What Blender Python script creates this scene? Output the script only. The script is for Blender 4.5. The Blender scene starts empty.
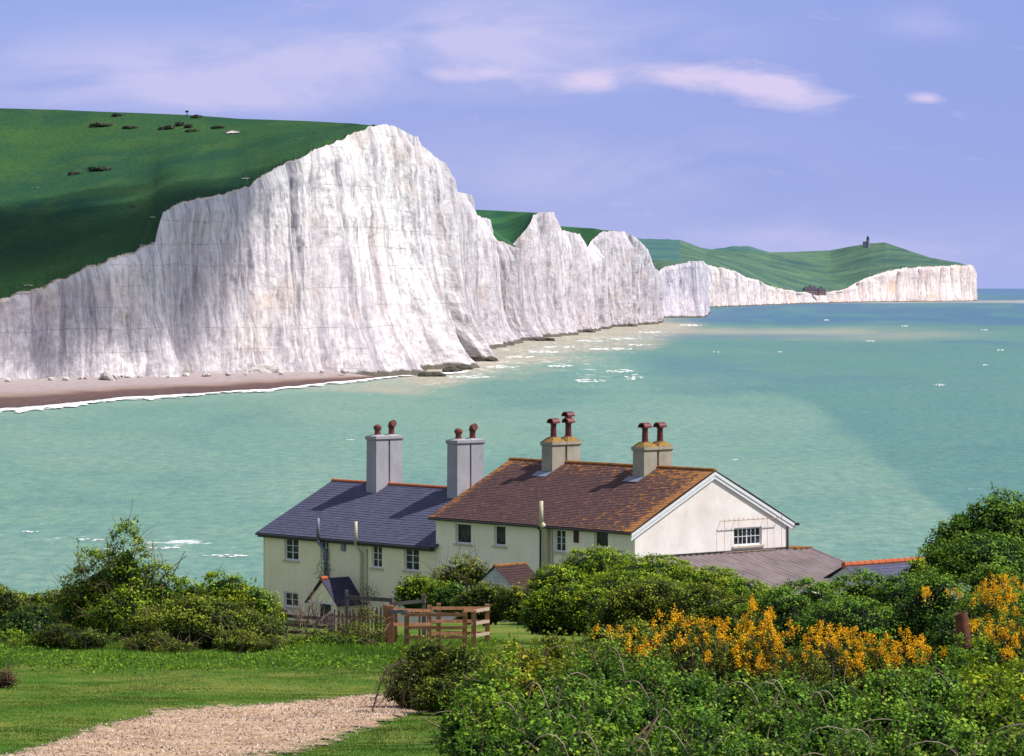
import bpy, math, random
import numpy as np
random.seed(7)
R = math.radians
F = 3600.0; CAMH = 26.8; HOR = 288.0
sc = bpy.context.scene
COL = sc.collection
SUN_EL = R(53)

# ---------------------------------------------------------------- helpers
def P(px, py, d):
    return ((px-512)/F*d, d, CAMH-(py-HOR)/F*d)
def seaD(py): return CAMH*F/(py-HOR)

def tag(o, label=None, cat=None, group=None, kind=None):
    if label: o['label'] = label
    if cat: o['category'] = cat
    if group: o['group'] = group
    if kind: o['kind'] = kind
    return o
def empty(name, loc, rz=0, label=None, cat=None, group=None):
    o = bpy.data.objects.new(name, None); COL.objects.link(o)
    o.location = loc; o.rotation_euler = (0, 0, rz); o.empty_display_size = .3
    return tag(o, label, cat, group)
def link(name, me, mats, parent=None, loc=None, rz=0):
    o = bpy.data.objects.new(name, me); COL.objects.link(o)
    if not isinstance(mats, (list, tuple)): mats = [mats]
    for m in mats: me.materials.append(m)
    if parent: o.parent = parent
    if loc is not None: o.location = loc
    o.rotation_euler = (0, 0, rz)
    return o
def np_mesh(name, V, Fa, k, attrs=None, smooth=False, uv=None):
    """V (n,3), Fa (m,k) faces"""
    V = np.asarray(V, dtype=np.float32); Fa = np.asarray(Fa, dtype=np.int32)
    me = bpy.data.meshes.new(name)
    me.vertices.add(len(V)); me.vertices.foreach_set('co', V.ravel())
    m = len(Fa)
    me.loops.add(m*k); me.loops.foreach_set('vertex_index', Fa.ravel())
    me.polygons.add(m)
    me.polygons.foreach_set('loop_start', np.arange(0, m*k, k, dtype=np.int32))
    me.polygons.foreach_set('use_smooth', np.full(m, bool(smooth)))
    if attrs:
        for an, av in attrs.items():
            av = np.asarray(av, dtype=np.float32)
            if av.ndim == 1:
                a = me.attributes.new(an, 'FLOAT', 'POINT'); a.data.foreach_set('value', av)
            else:
                a = me.attributes.new(an, 'FLOAT_COLOR', 'POINT'); a.data.foreach_set('color', av.ravel())
    if uv is not None:
        l = me.uv_layers.new(name='UVMap')
        l.data.foreach_set('uv', np.asarray(uv, dtype=np.float32)[Fa.ravel()].ravel())
    me.update(calc_edges=True)
    return me
def grid_faces(nr, nc):
    i = np.arange(nr-1)[:, None]*nc+np.arange(nc-1)[None, :]
    return np.stack([i, i+1, i+nc+1, i+nc], -1).reshape(-1, 4)

# value noise
_rs = np.random.RandomState(3)
_T = _rs.rand(256, 256)
def vn(x, y=0.0, seed=0):
    x = np.asarray(x, float); y = np.asarray(y, float)+x*0
    xi = np.floor(x).astype(int); yi = np.floor(y).astype(int)
    fx = x-xi; fy = y-yi
    fx = fx*fx*(3-2*fx); fy = fy*fy*(3-2*fy)
    s = seed*37
    g = lambda a, b: _T[(a+s) & 255, (b+s*3) & 255]
    return (g(xi, yi)*(1-fx)+g(xi+1, yi)*fx)*(1-fy)+(g(xi, yi+1)*(1-fx)+g(xi+1, yi+1)*fx)*fy
def fbm(x, y=0.0, seed=0, o=4):
    r = 0; a = .5; f = 1.0
    for k in range(o):
        r = r+a*vn(np.asarray(x)*f, np.asarray(y)*f, seed+k*5); a *= .5; f *= 2.03
    return r/(1-.5**o)

class MB:
    """collects boxes, bars, prisms -> one mesh"""
    def __init__(s): s.v = []; s.f = []; s.mi = []
    def add(s, vs, fs, mi=0):
        b = len(s.v); s.v += [tuple(v) for v in vs]
        for f in fs: s.f.append(tuple(b+i for i in f)); s.mi.append(mi)
    def box(s, x0, x1, y0, y1, z0, z1, mi=0):
        s.add([(x0,y0,z0),(x1,y0,z0),(x1,y1,z0),(x0,y1,z0),(x0,y0,z1),(x1,y0,z1),(x1,y1,z1),(x0,y1,z1)],
              [(0,3,2,1),(4,5,6,7),(0,1,5,4),(1,2,6,5),(2,3,7,6),(3,0,4,7)], mi)
    def frustum(s, cx, cy, z0, z1, a0, b0, a1, b1, mi=0):
        s.add([(cx-a0,cy-b0,z0),(cx+a0,cy-b0,z0),(cx+a0,cy+b0,z0),(cx-a0,cy+b0,z0),
               (cx-a1,cy-b1,z1),(cx+a1,cy-b1,z1),(cx+a1,cy+b1,z1),(cx-a1,cy+b1,z1)],
              [(0,3,2,1),(4,5,6,7),(0,1,5,4),(1,2,6,5),(2,3,7,6),(3,0,4,7)], mi)
    def bar(s, p, q, w, h=None, mi=0, wob=0):
        h = h or w
        p = np.array(p, float); q = np.array(q, float); d = q-p; L = np.linalg.norm(d); d /= L
        up = np.array([0,0,1.]) if abs(d[2]) < .9 else np.array([1.,0,0])
        a = np.cross(d, up); a /= np.linalg.norm(a); b = np.cross(a, d)
        vs = []
        for e in (p, q):
            for sx, sy in ((-1,-1),(1,-1),(1,1),(-1,1)):
                vs.append(e+a*sx*w/2+b*sy*h/2)
        s.add(vs, [(0,1,2,3),(7,6,5,4),(0,4,5,1),(1,5,6,2),(2,6,7,3),(3,7,4,0)], mi)
    def tube(s, pts, r, n=8, mi=0, cap=True):
        pts = [np.array(p, float) for p in pts]
        rr = r if isinstance(r, (list, tuple)) else [r]*len(pts)
        b = len(s.v); prev = None
        for i, p in enumerate(pts):
            t = pts[min(i+1, len(pts)-1)]-pts[max(i-1, 0)]; t = t/(np.linalg.norm(t)+1e-9)
            u = np.array([0,0,1.]) if abs(t[2]) < .9 else np.array([1.,0,0])
            if prev is not None: u = prev
            a = np.cross(t, u); a /= (np.linalg.norm(a)+1e-9); u2 = np.cross(a, t); prev = u2
            for k in range(n):
                an = 2*math.pi*k/n
                s.v.append(tuple(p+(a*math.cos(an)+u2*math.sin(an))*rr[i]))
        for i in range(len(pts)-1):
            for k in range(n):
                k2 = (k+1) % n
                s.f.append((b+i*n+k, b+i*n+k2, b+(i+1)*n+k2, b+(i+1)*n+k)); s.mi.append(mi)
        if cap:
            s.f.append(tuple(b+k for k in range(n))[::-1]); s.mi.append(mi)
            s.f.append(tuple(b+(len(pts)-1)*n+k for k in range(n))); s.mi.append(mi)
    def build(s, name, mats, parent=None, loc=None, rz=0, smooth=False):
        me = bpy.data.meshes.new(name); me.from_pydata(s.v, [], s.f)
        for i, m in enumerate(s.mi): me.polygons[i].material_index = m
        if smooth:
            for p in me.polygons: p.use_smooth = True
        me.update()
        return link(name, me, mats, parent, loc, rz)

# ---------------------------------------------------------------- materials
def mat(name):
    m = bpy.data.materials.new(name); m.use_nodes = True
    nt = m.node_tree; nt.nodes.clear()
    out = nt.nodes.new('ShaderNodeOutputMaterial')
    return m, nt, out
def nd(nt, typ, props=None, **inp):
    n = nt.nodes.new(typ)
    for k, v in (props or {}).items(): setattr(n, k, v)
    for k, v in inp.items():
        key = int(k[1:]) if k[0] == '_' and k[1:].isdigit() else k.replace('_', ' ')
        s = n.inputs[key]
        if isinstance(v, bpy.types.NodeSocket): nt.links.new(v, s)
        elif isinstance(v, bpy.types.Node): nt.links.new(v.outputs[0], s)
        else: s.default_value = v
    return n
def c4(c): return (c[0], c[1], c[2], 1)
def mixc(nt, f, a, b, bt='MIX'):
    n = nt.nodes.new('ShaderNodeMix'); n.data_type = 'RGBA'; n.blend_type = bt
    for k, v in ((0, f), (6, a), (7, b)):
        s = n.inputs[k]
        if isinstance(v, bpy.types.NodeSocket): nt.links.new(v, s)
        elif isinstance(v, bpy.types.Node): nt.links.new(v.outputs[0], s)
        elif k == 0: s.default_value = v
        else: s.default_value = c4(v)
    return n.outputs[2]
def math_(nt, op, a, b=0.0, c=None, clamp=False):
    n = nt.nodes.new('ShaderNodeMath'); n.operation = op; n.use_clamp = clamp
    for k, v in enumerate((a, b, c)):
        if v is None: continue
        if isinstance(v, bpy.types.NodeSocket): nt.links.new(v, n.inputs[k])
        else: n.inputs[k].default_value = v
    return n.outputs[0]
def ramp(nt, f, stops):
    n = nt.nodes.new('ShaderNodeValToRGB'); nt.links.new(f, n.inputs[0])
    e = n.color_ramp.elements
    while len(e) < len(stops): e.new(.5)
    for i, (p, c) in enumerate(stops):
        e[i].position = p; e[i].color = c4(c) if isinstance(c, (tuple, list)) else (c, c, c, 1)
    return n.outputs[0]
def coords(nt, which='Object', scale=(1,1,1), rot=(0,0,0)):
    t = nt.nodes.new('ShaderNodeTexCoord')
    m = nd(nt, 'ShaderNodeMapping'); nt.links.new(t.outputs[which], m.inputs[0])
    m.inputs['Scale'].default_value = scale; m.inputs['Rotation'].default_value = rot
    return m.outputs[0]
def noise(nt, vec, scale, detail=4, rough=.55, dist=0):
    n = nd(nt, 'ShaderNodeTexNoise', None, Vector=vec, Scale=scale, Detail=detail, Roughness=rough, Distortion=dist)
    return n.outputs['Fac']
def bsdf(nt, out, col, rough=.8, spec=.3, bump=None, bstr=.5, bdist=.02, **kw):
    b = nd(nt, 'ShaderNodeBsdfPrincipled', None, Roughness=rough)
    b.inputs['Specular IOR Level'].default_value = spec
    if isinstance(col, bpy.types.NodeSocket): nt.links.new(col, b.inputs['Base Color'])
    else: b.inputs['Base Color'].default_value = c4(col)
    if bump is not None:
        bp = nd(nt, 'ShaderNodeBump', None, Strength=bstr, Distance=bdist, Height=bump)
        nt.links.new(bp.outputs[0], b.inputs['Normal'])
    for k, v in kw.items(): b.inputs[k.replace('_', ' ')].default_value = v
    nt.links.new(b.outputs[0], out.inputs[0])
    return b

def simple(name, col, col2=None, scale=3, rough=.8, spec=.3, bstr=.3, bdist=.01, metal=0, bscale=None):
    m, nt, out = mat(name)
    v = coords(nt)
    n = noise(nt, v, scale, 6, .6)
    c = mixc(nt, ramp(nt, n, [(.3, 0.), (.7, 1.)]), col, col2 or tuple(x*.75 for x in col))
    bsdf(nt, out, c, rough, spec, noise(nt, v, bscale or scale*6, 4), bstr, bdist, Metallic=metal)
    return m

def mat_render_wall(name, base, stain, tint):
    m, nt, out = mat(name)
    v = coords(nt)
    big = noise(nt, v, .55, 6, .65)
    vs = coords(nt, 'Object', (1.2, 1.2, .5))
    st = noise(nt, vs, 2.0, 5, .7)
    c = mixc(nt, ramp(nt, big, [(.38, 0.), (.68, 1.)]), base, tint)
    f = ramp(nt, st, [(.50, 0.), (.76, 1.)])
    c = mixc(nt, math_(nt, 'MULTIPLY', f, .4), c, stain)
    bsdf(nt, out, c, .92, .1, noise(nt, v, 18, 5), .35, .02)
    return m

def mat_chalk(name, tint=(1,1,1), warm=.5, lines=1.0, scale=1.0):
    """UV = (metres along the coast, height in metres)"""
    m, nt, out = mat(name)
    tint = (tint[0]*1.03, tint[1]*.985, tint[2]*.975)
    t3 = lambda c: tuple(a*b for a, b in zip(c, tint))
    def uvn(sx, sy, sc_, det=5, ro=.6, dist=0):
        return noise(nt, coords(nt, 'UV', (sx*scale, sy*scale, 1)), sc_, det, ro, dist)
    broad = uvn(.05, .008, 1.0, 4)
    streak = uvn(.34, .018, 1.0, 7, .72, .35)
    fine = uvn(.9, .11, 1.0, 6, .75, .5)
    grain = uvn(1.0, .75, .55, 7, .72)
    blot = uvn(.05, .06, 1.0, 5, .6)
    sep = nd(nt, 'ShaderNodeSeparateXYZ', None, Vector=coords(nt, 'UV')).outputs
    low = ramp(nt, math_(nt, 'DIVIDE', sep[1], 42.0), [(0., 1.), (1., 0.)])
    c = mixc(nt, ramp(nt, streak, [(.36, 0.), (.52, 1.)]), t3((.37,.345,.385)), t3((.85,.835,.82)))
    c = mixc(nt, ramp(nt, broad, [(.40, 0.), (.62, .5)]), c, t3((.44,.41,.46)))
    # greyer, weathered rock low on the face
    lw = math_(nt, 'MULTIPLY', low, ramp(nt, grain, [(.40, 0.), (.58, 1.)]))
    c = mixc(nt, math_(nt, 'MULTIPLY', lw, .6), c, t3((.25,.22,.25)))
    c = mixc(nt, math_(nt, 'MULTIPLY', ramp(nt, fine, [(.50, 0.), (.64, 1.)]), .55), c, t3((.20,.18,.21)))
    wf = math_(nt, 'MULTIPLY', ramp(nt, blot, [(.54, 0.), (.72, 1.)]), warm)
    c = mixc(nt, wf, c, t3((.58,.45,.32)))
    spk = uvn(1.1, .8, 1.0, 7, .78)
    c = mixc(nt, math_(nt, 'MULTIPLY', ramp(nt, spk, [(.54, 0.), (.66, 1.)]), .40), c, t3((.34,.32,.35)))
    c = mixc(nt, math_(nt, 'MULTIPLY', ramp(nt, fine, [(.28, 1.), (.42, 0.)]), .6), c, t3((.90,.89,.87)))
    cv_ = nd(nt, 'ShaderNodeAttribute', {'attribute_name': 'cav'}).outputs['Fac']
    c = mixc(nt, math_(nt, 'MULTIPLY', cv_, .85), c, t3((.33,.30,.31)))      # crease shade painted into the colour of the gullies
    # bedding planes
    wob = math_(nt, 'MULTIPLY', uvn(.02, .02, 1.0, 3), 7.0)
    zz = math_(nt, 'ADD', sep[1], wob)
    w = math_(nt, 'PINGPONG', zz, 3.1)
    ln = ramp(nt, w, [(.0, 1.), (.045, 0.)])
    brk = ramp(nt, uvn(.05, .10, 1.0, 4), [(.44, 0.), (.58, 1.)])
    lf = math_(nt, 'MULTIPLY', math_(nt, 'MULTIPLY', ln, brk), .8*lines)
    c = mixc(nt, lf, c, t3((.38,.36,.42)))
    # wet foot: dark brown, then weed green
    foot = math_(nt, 'ADD', sep[1], math_(nt, 'MULTIPLY', grain, -3.0))
    c = mixc(nt, ramp(nt, math_(nt, 'MULTIPLY', foot, .25), [(.0, .9), (.12, 0.)]), c, (.09,.08,.055))
    sp = uvn(.9, .9, 1.0, 2, .5)
    c = mixc(nt, math_(nt, 'MULTIPLY', ramp(nt, sp, [(.69, 0.), (.74, 1.)]), .45), c, (.25,.22,.24))
    h = math_(nt, 'ADD', math_(nt, 'MULTIPLY', streak, 1.0), math_(nt, 'MULTIPLY', grain, .9))
    h = math_(nt, 'ADD', h, math_(nt, 'MULTIPLY', fine, .8))
    h = math_(nt, 'ADD', h, math_(nt, 'MULTIPLY', lf, -.8))
    bsdf(nt, out, c, .95, .05, h, .8, 1.1)
    return m

def mat_down(name, c_bright, c_dark, c_yel, s=.01, scar=True, rim=True):
    m, nt, out = mat(name)
    v = coords(nt)
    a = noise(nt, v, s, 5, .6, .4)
    b = noise(nt, coords(nt, 'Object', (1, .35, 1)), s*7, 6, .65)
    d_ = noise(nt, v, s*60, 4, .6)
    c = mixc(nt, ramp(nt, a, [(.35, 0.), (.65, 1.)]), c_dark, c_bright)  # turf tone varies at random between two greens
    c = mixc(nt, math_(nt, 'MULTIPLY', ramp(nt, b, [(.5, 0.), (.75, 1.)]), .6), c, c_yel)
    c = mixc(nt, math_(nt, 'MULTIPLY', ramp(nt, d_, [(.35, 1.), (.55, 0.)]), .35), c, tuple(x*.45 for x in c_dark))
    if rim:
        r = nd(nt, 'ShaderNodeAttribute', {'attribute_name': 'rim'}).outputs['Fac']
        rr = math_(nt, 'SUBTRACT', r, math_(nt, 'MULTIPLY', noise(nt, v, .12, 6, .75), 1.5))
        c = mixc(nt, ramp(nt, rr, [(.0, 0.), (.05, 1.)]), c, (.42,.32,.25))
        c = mixc(nt, ramp(nt, rr, [(.10, 0.), (.2, .9)]), c, (.72,.62,.56))
    bsdf(nt, out, c, .95, .05, d_, .5, 1.5)
    return m

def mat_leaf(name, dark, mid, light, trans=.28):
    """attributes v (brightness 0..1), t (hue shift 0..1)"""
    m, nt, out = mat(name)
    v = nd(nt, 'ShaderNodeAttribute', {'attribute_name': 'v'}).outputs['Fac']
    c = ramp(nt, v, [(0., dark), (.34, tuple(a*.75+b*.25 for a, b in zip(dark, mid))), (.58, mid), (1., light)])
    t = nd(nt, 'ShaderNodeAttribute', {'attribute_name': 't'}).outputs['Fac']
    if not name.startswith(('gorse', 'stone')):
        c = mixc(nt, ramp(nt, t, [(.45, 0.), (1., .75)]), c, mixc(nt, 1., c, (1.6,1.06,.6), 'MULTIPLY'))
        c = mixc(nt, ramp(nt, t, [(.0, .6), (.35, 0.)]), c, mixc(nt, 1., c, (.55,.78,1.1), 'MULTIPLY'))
    p = nd(nt, 'ShaderNodeBsdfPrincipled', None, Base_Color=c, Roughness=.55)
    p.inputs['Specular IOR Level'].default_value = .12
    tr = nd(nt, 'ShaderNodeBsdfTranslucent', None, Color=mixc(nt, .5, c, light))
    mx = nd(nt, 'ShaderNodeMixShader', None, _0=trans); nt.links.new(p.outputs[0], mx.inputs[1]); nt.links.new(tr.outputs[0], mx.inputs[2])
    nt.links.new(mx.outputs[0], out.inputs[0])
    return m

M = {}
M['cream_wall'] = mat_render_wall('cream_render', (.95,.86,.62), (.60,.52,.40), (.90,.79,.56))
M['white_wall'] = mat_render_wall('white_render', (.96,.88,.73), (.62,.53,.44), (.90,.80,.66))
M['gable_wall'] = mat_render_wall('gable_render', (.90,.84,.80), (.64,.54,.46), (.74,.65,.60))
M['chim_grey'] = mat_render_wall('grey_render', (.40,.38,.41), (.20,.19,.21), (.32,.31,.33))
M['chim_stone'] = mat_render_wall('stone_render', (.42,.38,.31), (.12,.11,.10), (.30,.27,.21))
M['pot'] = simple('terracotta_pot', (.20,.045,.03), (.10,.025,.02), 4, .6, .4)
M['pot_red'] = simple('dark_red_pot', (.17,.028,.024), (.085,.016,.016), 4, .5, .4)
M['lead'] = simple('lead_flashing', (.22,.25,.34), (.16,.18,.24), 4, .5, .5)
M['white_paint'] = simple('white_paint', (.80,.80,.82), (.70,.70,.72), 6, .45, .4, .1)
M['sill'] = simple('stone_sill', (.62,.54,.40), (.48,.42,.32), 6, .8, .2)
M['black_gutter'] = simple('black_gutter', (.025,.022,.025), (.05,.045,.045), 5, .5, .4)
M['blue_pipe'] = simple('blue_grey_pipe', (.17,.19,.26), (.12,.13,.18), 5, .45, .5)
M['cream_pipe'] = simple('cream_pipe', (.62,.57,.42), (.48,.43,.31), 5, .6, .3)
M['dark_pipe'] = simple('dark_blue_pipe', (.03,.045,.09), (.05,.06,.09), 5, .5, .4)
M['clapboard'] = simple('white_clapboard', (.62,.62,.66), (.45,.45,.48), 3, .7, .2)
M['ridge_red'] = simple('red_ridge_tile', (.50,.13,.045), (.36,.10,.05), 3, .8, .2)
M['ridge_moss'] = simple('mossy_ridge_tile', (.16,.065,.03), (.38,.17,.04), 3.5, .9, .1)
M['timber_new'] = simple('new_brown_timber', (.34,.17,.09), (.20,.09,.045), 5, .8, .2, .5)
M['timber_old'] = simple('weathered_grey_timber', (.16,.135,.14), (.08,.065,.07), 5, .9, .1, .6)
M['timber_pale'] = simple('pale_timber', (.50,.38,.28), (.36,.26,.2), 5, .8, .2, .4)
M['timber_brown'] = simple('dark_brown_timber', (.15,.08,.06), (.08,.045,.035), 5, .9, .1, .5)
M['bark'] = simple('grey_brown_bark', (.13,.09,.07), (.06,.04,.035), 8, .9, .1, .5)
M['dead_twig'] = simple('dead_twig', (.30,.20,.15), (.16,.10,.08), 3, .9, .1)
M['cane'] = simple('pale_bramble_cane', (.50,.40,.33), (.28,.19,.15), 3, .8, .2)
M['rust'] = simple('rusty_iron', (.20,.06,.035), (.05,.02,.015), 4, .75, .3, .6, .02)
M['rock'] = simple('dark_wet_rock', (.07,.065,.045), (.035,.035,.025), .4, .7, .4, .8, .3)
M['chalk_rock'] = simple('chalk_boulder', (.62,.57,.52), (.46,.42,.40), .3, .95, .05, .8, .3)

# glass
m, nt, out = mat('window_glass')
bsdf(nt, out, mixc(nt, ramp(nt, noise(nt, coords(nt), 1.6, 2), [(.4, 0.), (.6, 1.)]), (.010,.014,.022), (.05,.065,.08)), .12, .3)
M['glass'] = m

def mat_roof(name, base, dark, edge, lichen=None, tile=(.30,.20), lich=(.56,.66)):
    m, nt, out = mat(name)
    v = coords(nt, 'UV')
    br = nd(nt, 'ShaderNodeTexBrick', {'offset': .5}, Vector=v, Scale=1.0, Color1=c4(base), Color2=c4(dark), Mortar=c4(edge),
            Mortar_Size=.008, Bias=-.1, Brick_Width=tile[0], Row_Height=tile[1])
    c = br.outputs[0]
    n1 = noise(nt, v, .9, 6, .65)
    c = mixc(nt, math_(nt, 'MULTIPLY', ramp(nt, n1, [(.35, 0.), (.7, 1.)]), .55), c, tuple(x*.6 for x in dark))
    n2 = noise(nt, v, 7, 4, .7)
    c = mixc(nt, math_(nt, 'MULTIPLY', ramp(nt, n2, [(.45, 0.), (.7, 1.)]), .3), c, tuple(min(1, x*1.7) for x in base))
    if lichen:
        a = nd(nt, 'ShaderNodeAttribute', {'attribute_name': 'lich'}).outputs['Fac']
        l1 = noise(nt, coords(nt, 'UV', (1, 1.6, 1)), 2.6, 7, .74, .3)
        l = math_(nt, 'ADD', l1, math_(nt, 'MULTIPLY', a, .16))
        c = mixc(nt, ramp(nt, l, [(lich[0], 0.), (lich[1], 1.)]), c, lichen)
        l3 = noise(nt, v, 11, 5, .7)
        l3 = math_(nt, 'ADD', l3, math_(nt, 'MULTIPLY', a, .1))
        c = mixc(nt, math_(nt, 'MULTIPLY', ramp(nt, l3, [(.62, 0.), (.70, 1.)]), .55), c, (.30,.20,.17))
    h = math_(nt, 'ADD', br.outputs[1], math_(nt, 'MULTIPLY', n2, -.8))
    bsdf(nt, out, c, .8, .22, h, -.6, .02)
    return m
M['tile_roof'] = mat_roof('brown_clay_tiles', (.135,.070,.066), (.085,.048,.052), (.03,.02,.025), (.42,.17,.03), (.17,.14), (.59,.69))
M['slate_roof'] = mat_roof('blue_slate', (.098,.103,.165), (.074,.078,.13), (.035,.035,.06), None, (.30,.22))
M['shed_roof'] = mat_roof('brown_shed_tiles', (.07,.035,.03), (.05,.025,.025), (.02,.012,.012), (.20,.08,.02), (.17,.14), (.62,.8))
M['porch_roof'] = mat_roof('dark_porch_slate', (.06,.055,.10), (.045,.04,.075), (.02,.016,.03), None, (.25,.16))

m, nt, out = mat('fibre_cement_sheet')
v = coords(nt, 'UV')
c = mixc(nt, ramp(nt, noise(nt, v, .8, 6, .65), [(.35, 0.), (.65, 1.)]), (.16,.125,.13), (.25,.20,.20))
c = mixc(nt, math_(nt, 'MULTIPLY', ramp(nt, noise(nt, coords(nt, 'UV', (.3, 3, 1)), 2.2, 5), [(.45, 0.), (.7, 1.)]), .5), c, (.10,.08,.09))
c = mixc(nt, ramp(nt, noise(nt, v, 2.4, 6, .7), [(.64, 0.), (.72, .8)]), c, (.34,.15,.05))
bsdf(nt, out, c, .85, .15, noise(nt, v, 12, 4), .3, .02)
M['sheet_roof'] = m

# ---------------------------------------------------------------- camera, sun, world
cam = bpy.data.cameras.new('camera'); co = bpy.data.objects.new('camera', cam); COL.objects.link(co)
co.location = (0, 0, CAMH); co.rotation_euler = (R(90), 0, 0)
cam.sensor_width = 36; cam.lens = F/1024*36; cam.shift_y = -90/1024
cam.clip_start = 1; cam.clip_end = 300000
sc.camera = co
sun = bpy.data.lights.new('sun', 'SUN'); so = bpy.data.objects.new('sun', sun); COL.objects.link(so)
sun.energy = 5.4; sun.angle = R(.5); sun.color = (1, .95, .89)
SX, SY = .993, -.12
so.rotation_euler = (R(90)-SUN_EL, 0, math.atan2(SY, SX)+R(90))
so.location = (60, -20, 90)

w = bpy.data.worlds.new('World'); sc.world = w; w.use_nodes = True
nt = w.node_tree; nt.nodes.clear()
wo = nt.nodes.new('ShaderNodeOutputWorld')
sky = nd(nt, 'ShaderNodeTexSky', {'sky_type': 'NISHITA', 'sun_disc': False, 'sun_elevation': SUN_EL,
    'sun_rotation': math.atan2(SX, SY), 'altitude': 20, 'air_density': 1.0, 'dust_density': .4, 'ozone_density': 3.0})
tc = nt.nodes.new('ShaderNodeTexCoord')
sp = nd(nt, 'ShaderNodeSeparateXYZ', None, Vector=tc.outputs['Generated']).outputs
yy = math_(nt, 'MAXIMUM', sp[1], .02)
U = math_(nt, 'DIVIDE', sp[0], yy); V_ = math_(nt, 'DIVIDE', sp[2], yy)      # bearing and elevation slopes
U = math_(nt, 'MULTIPLY', U, 10.0); V_ = math_(nt, 'MULTIPLY', V_, 10.0)
cv = nd(nt, 'ShaderNodeCombineXYZ', None, X=U, Y=math_(nt, 'MULTIPLY', V_, 3.2)).outputs[0]
n_soft = noise(nt, cv, 1.5, 7, .55, .5)
n_fine = noise(nt, cv, 4.5, 8, .6, .5)
def blob(px, py, sx, sy, tilt=0):
    a = (px-512)/360.; b = (HOR-py)/360.
    dx = math_(nt, 'MULTIPLY', math_(nt, 'SUBTRACT', U, a), 360./sx)
    dv = math_(nt, 'SUBTRACT', V_, b)
    if tilt: dv = math_(nt, 'SUBTRACT', dv, math_(nt, 'MULTIPLY', math_(nt, 'SUBTRACT', U, a), tilt))
    dy = math_(nt, 'MULTIPLY', dv, 360./sy)
    s2 = math_(nt, 'ADD', math_(nt, 'MULTIPLY', dx, dx), math_(nt, 'MULTIPLY', dy, dy))
    return math_(nt, 'EXPONENT', math_(nt, 'MULTIPLY', s2, -1.0))
def addall(l):
    r = l[0]
    for x in l[1:]: r = math_(nt, 'ADD', r, x)
    return r
defined = addall([blob(785, 90, 58, 19, -.10), blob(700, 77, 70, 13, -.03), blob(590, 82, 30, 15), blob(475, 74, 50, 10), blob(925, 98, 20, 6)])
defined = math_(nt, 'ADD', math_(nt, 'MULTIPLY', defined, .9), math_(nt, 'MULTIPLY', math_(nt, 'SUBTRACT', n_fine, .5), 1.7))
defined = ramp(nt, defined, [(.20, 0.), (.50, .30), (.95, .85)])
wisps = addall([blob(470, 50, 190, 42), blob(120, 62, 200, 34), blob(100, 100, 240, 16), blob(250, 80, 120, 30), blob(520, 30, 170, 36), blob(940, 22, 50, 14), blob(820, 245, 330, 22), blob(600, 170, 200, 40)])
wisps = math_(nt, 'MULTIPLY', wisps, ramp(nt, n_soft, [(.34, 0.), (.58, 1.)]))
skyc = mixc(nt, 1.0, sky.outputs[0], (.93, .82, 1.2), 'MULTIPLY')
lav = mixc(nt, .85, skyc, (2.30, 2.98, 6.3))
# blue patch left, lighter near the horizon
lav = mixc(nt, math_(nt, 'MULTIPLY', blob(60, 20, 330, 60), .45), lav, (2.6,3.5,6.9))
lav = mixc(nt, math_(nt, 'MULTIPLY', blob(1024, 30, 240, 120), .45), lav, (2.35,3.0,6.4))
lav = mixc(nt, math_(nt, 'MULTIPLY', ramp(nt, math_(nt, 'MULTIPLY', V_, 3.0), [(0., 1.), (1., 0.)]), .75), lav, (3.35,3.85,6.8))
c = mixc(nt, math_(nt, 'MULTIPLY', wisps, .72, clamp=True), lav, (4.5,4.5,7.0))
c = mixc(nt, math_(nt, 'MULTIPLY', defined, .9, clamp=True), c, (6.4,5.5,7.3))
# upper sky (the light that falls on the place): plain sky with broken cloud
up = ramp(nt, sp[2], [(.10, 0.), (.25, 1.)])
skyup = mixc(nt, .34, sky.outputs[0], (5.6,5.3,5.4))
c = mixc(nt, up, c, skyup)
bg = nd(nt, 'ShaderNodeBackground', None, Color=c, Strength=.125)
nt.links.new(bg.outputs[0], wo.inputs[0])

sc.view_settings.view_transform = 'Standard'; sc.view_settings.look = 'None'
sc.view_settings.exposure = 0; sc.view_settings.gamma = 1
sc.cycles.use_denoising = True
sc.cycles.max_bounces = 5; sc.cycles.diffuse_bounces = 3; sc.cycles.glossy_bounces = 2
sc.cycles.transmission_bounces = 3; sc.cycles.transparent_max_bounces = 12
sc.cycles.caustics_reflective = False; sc.cycles.caustics_refractive = False
sc.cycles.sample_clamp_indirect = 4

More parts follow.
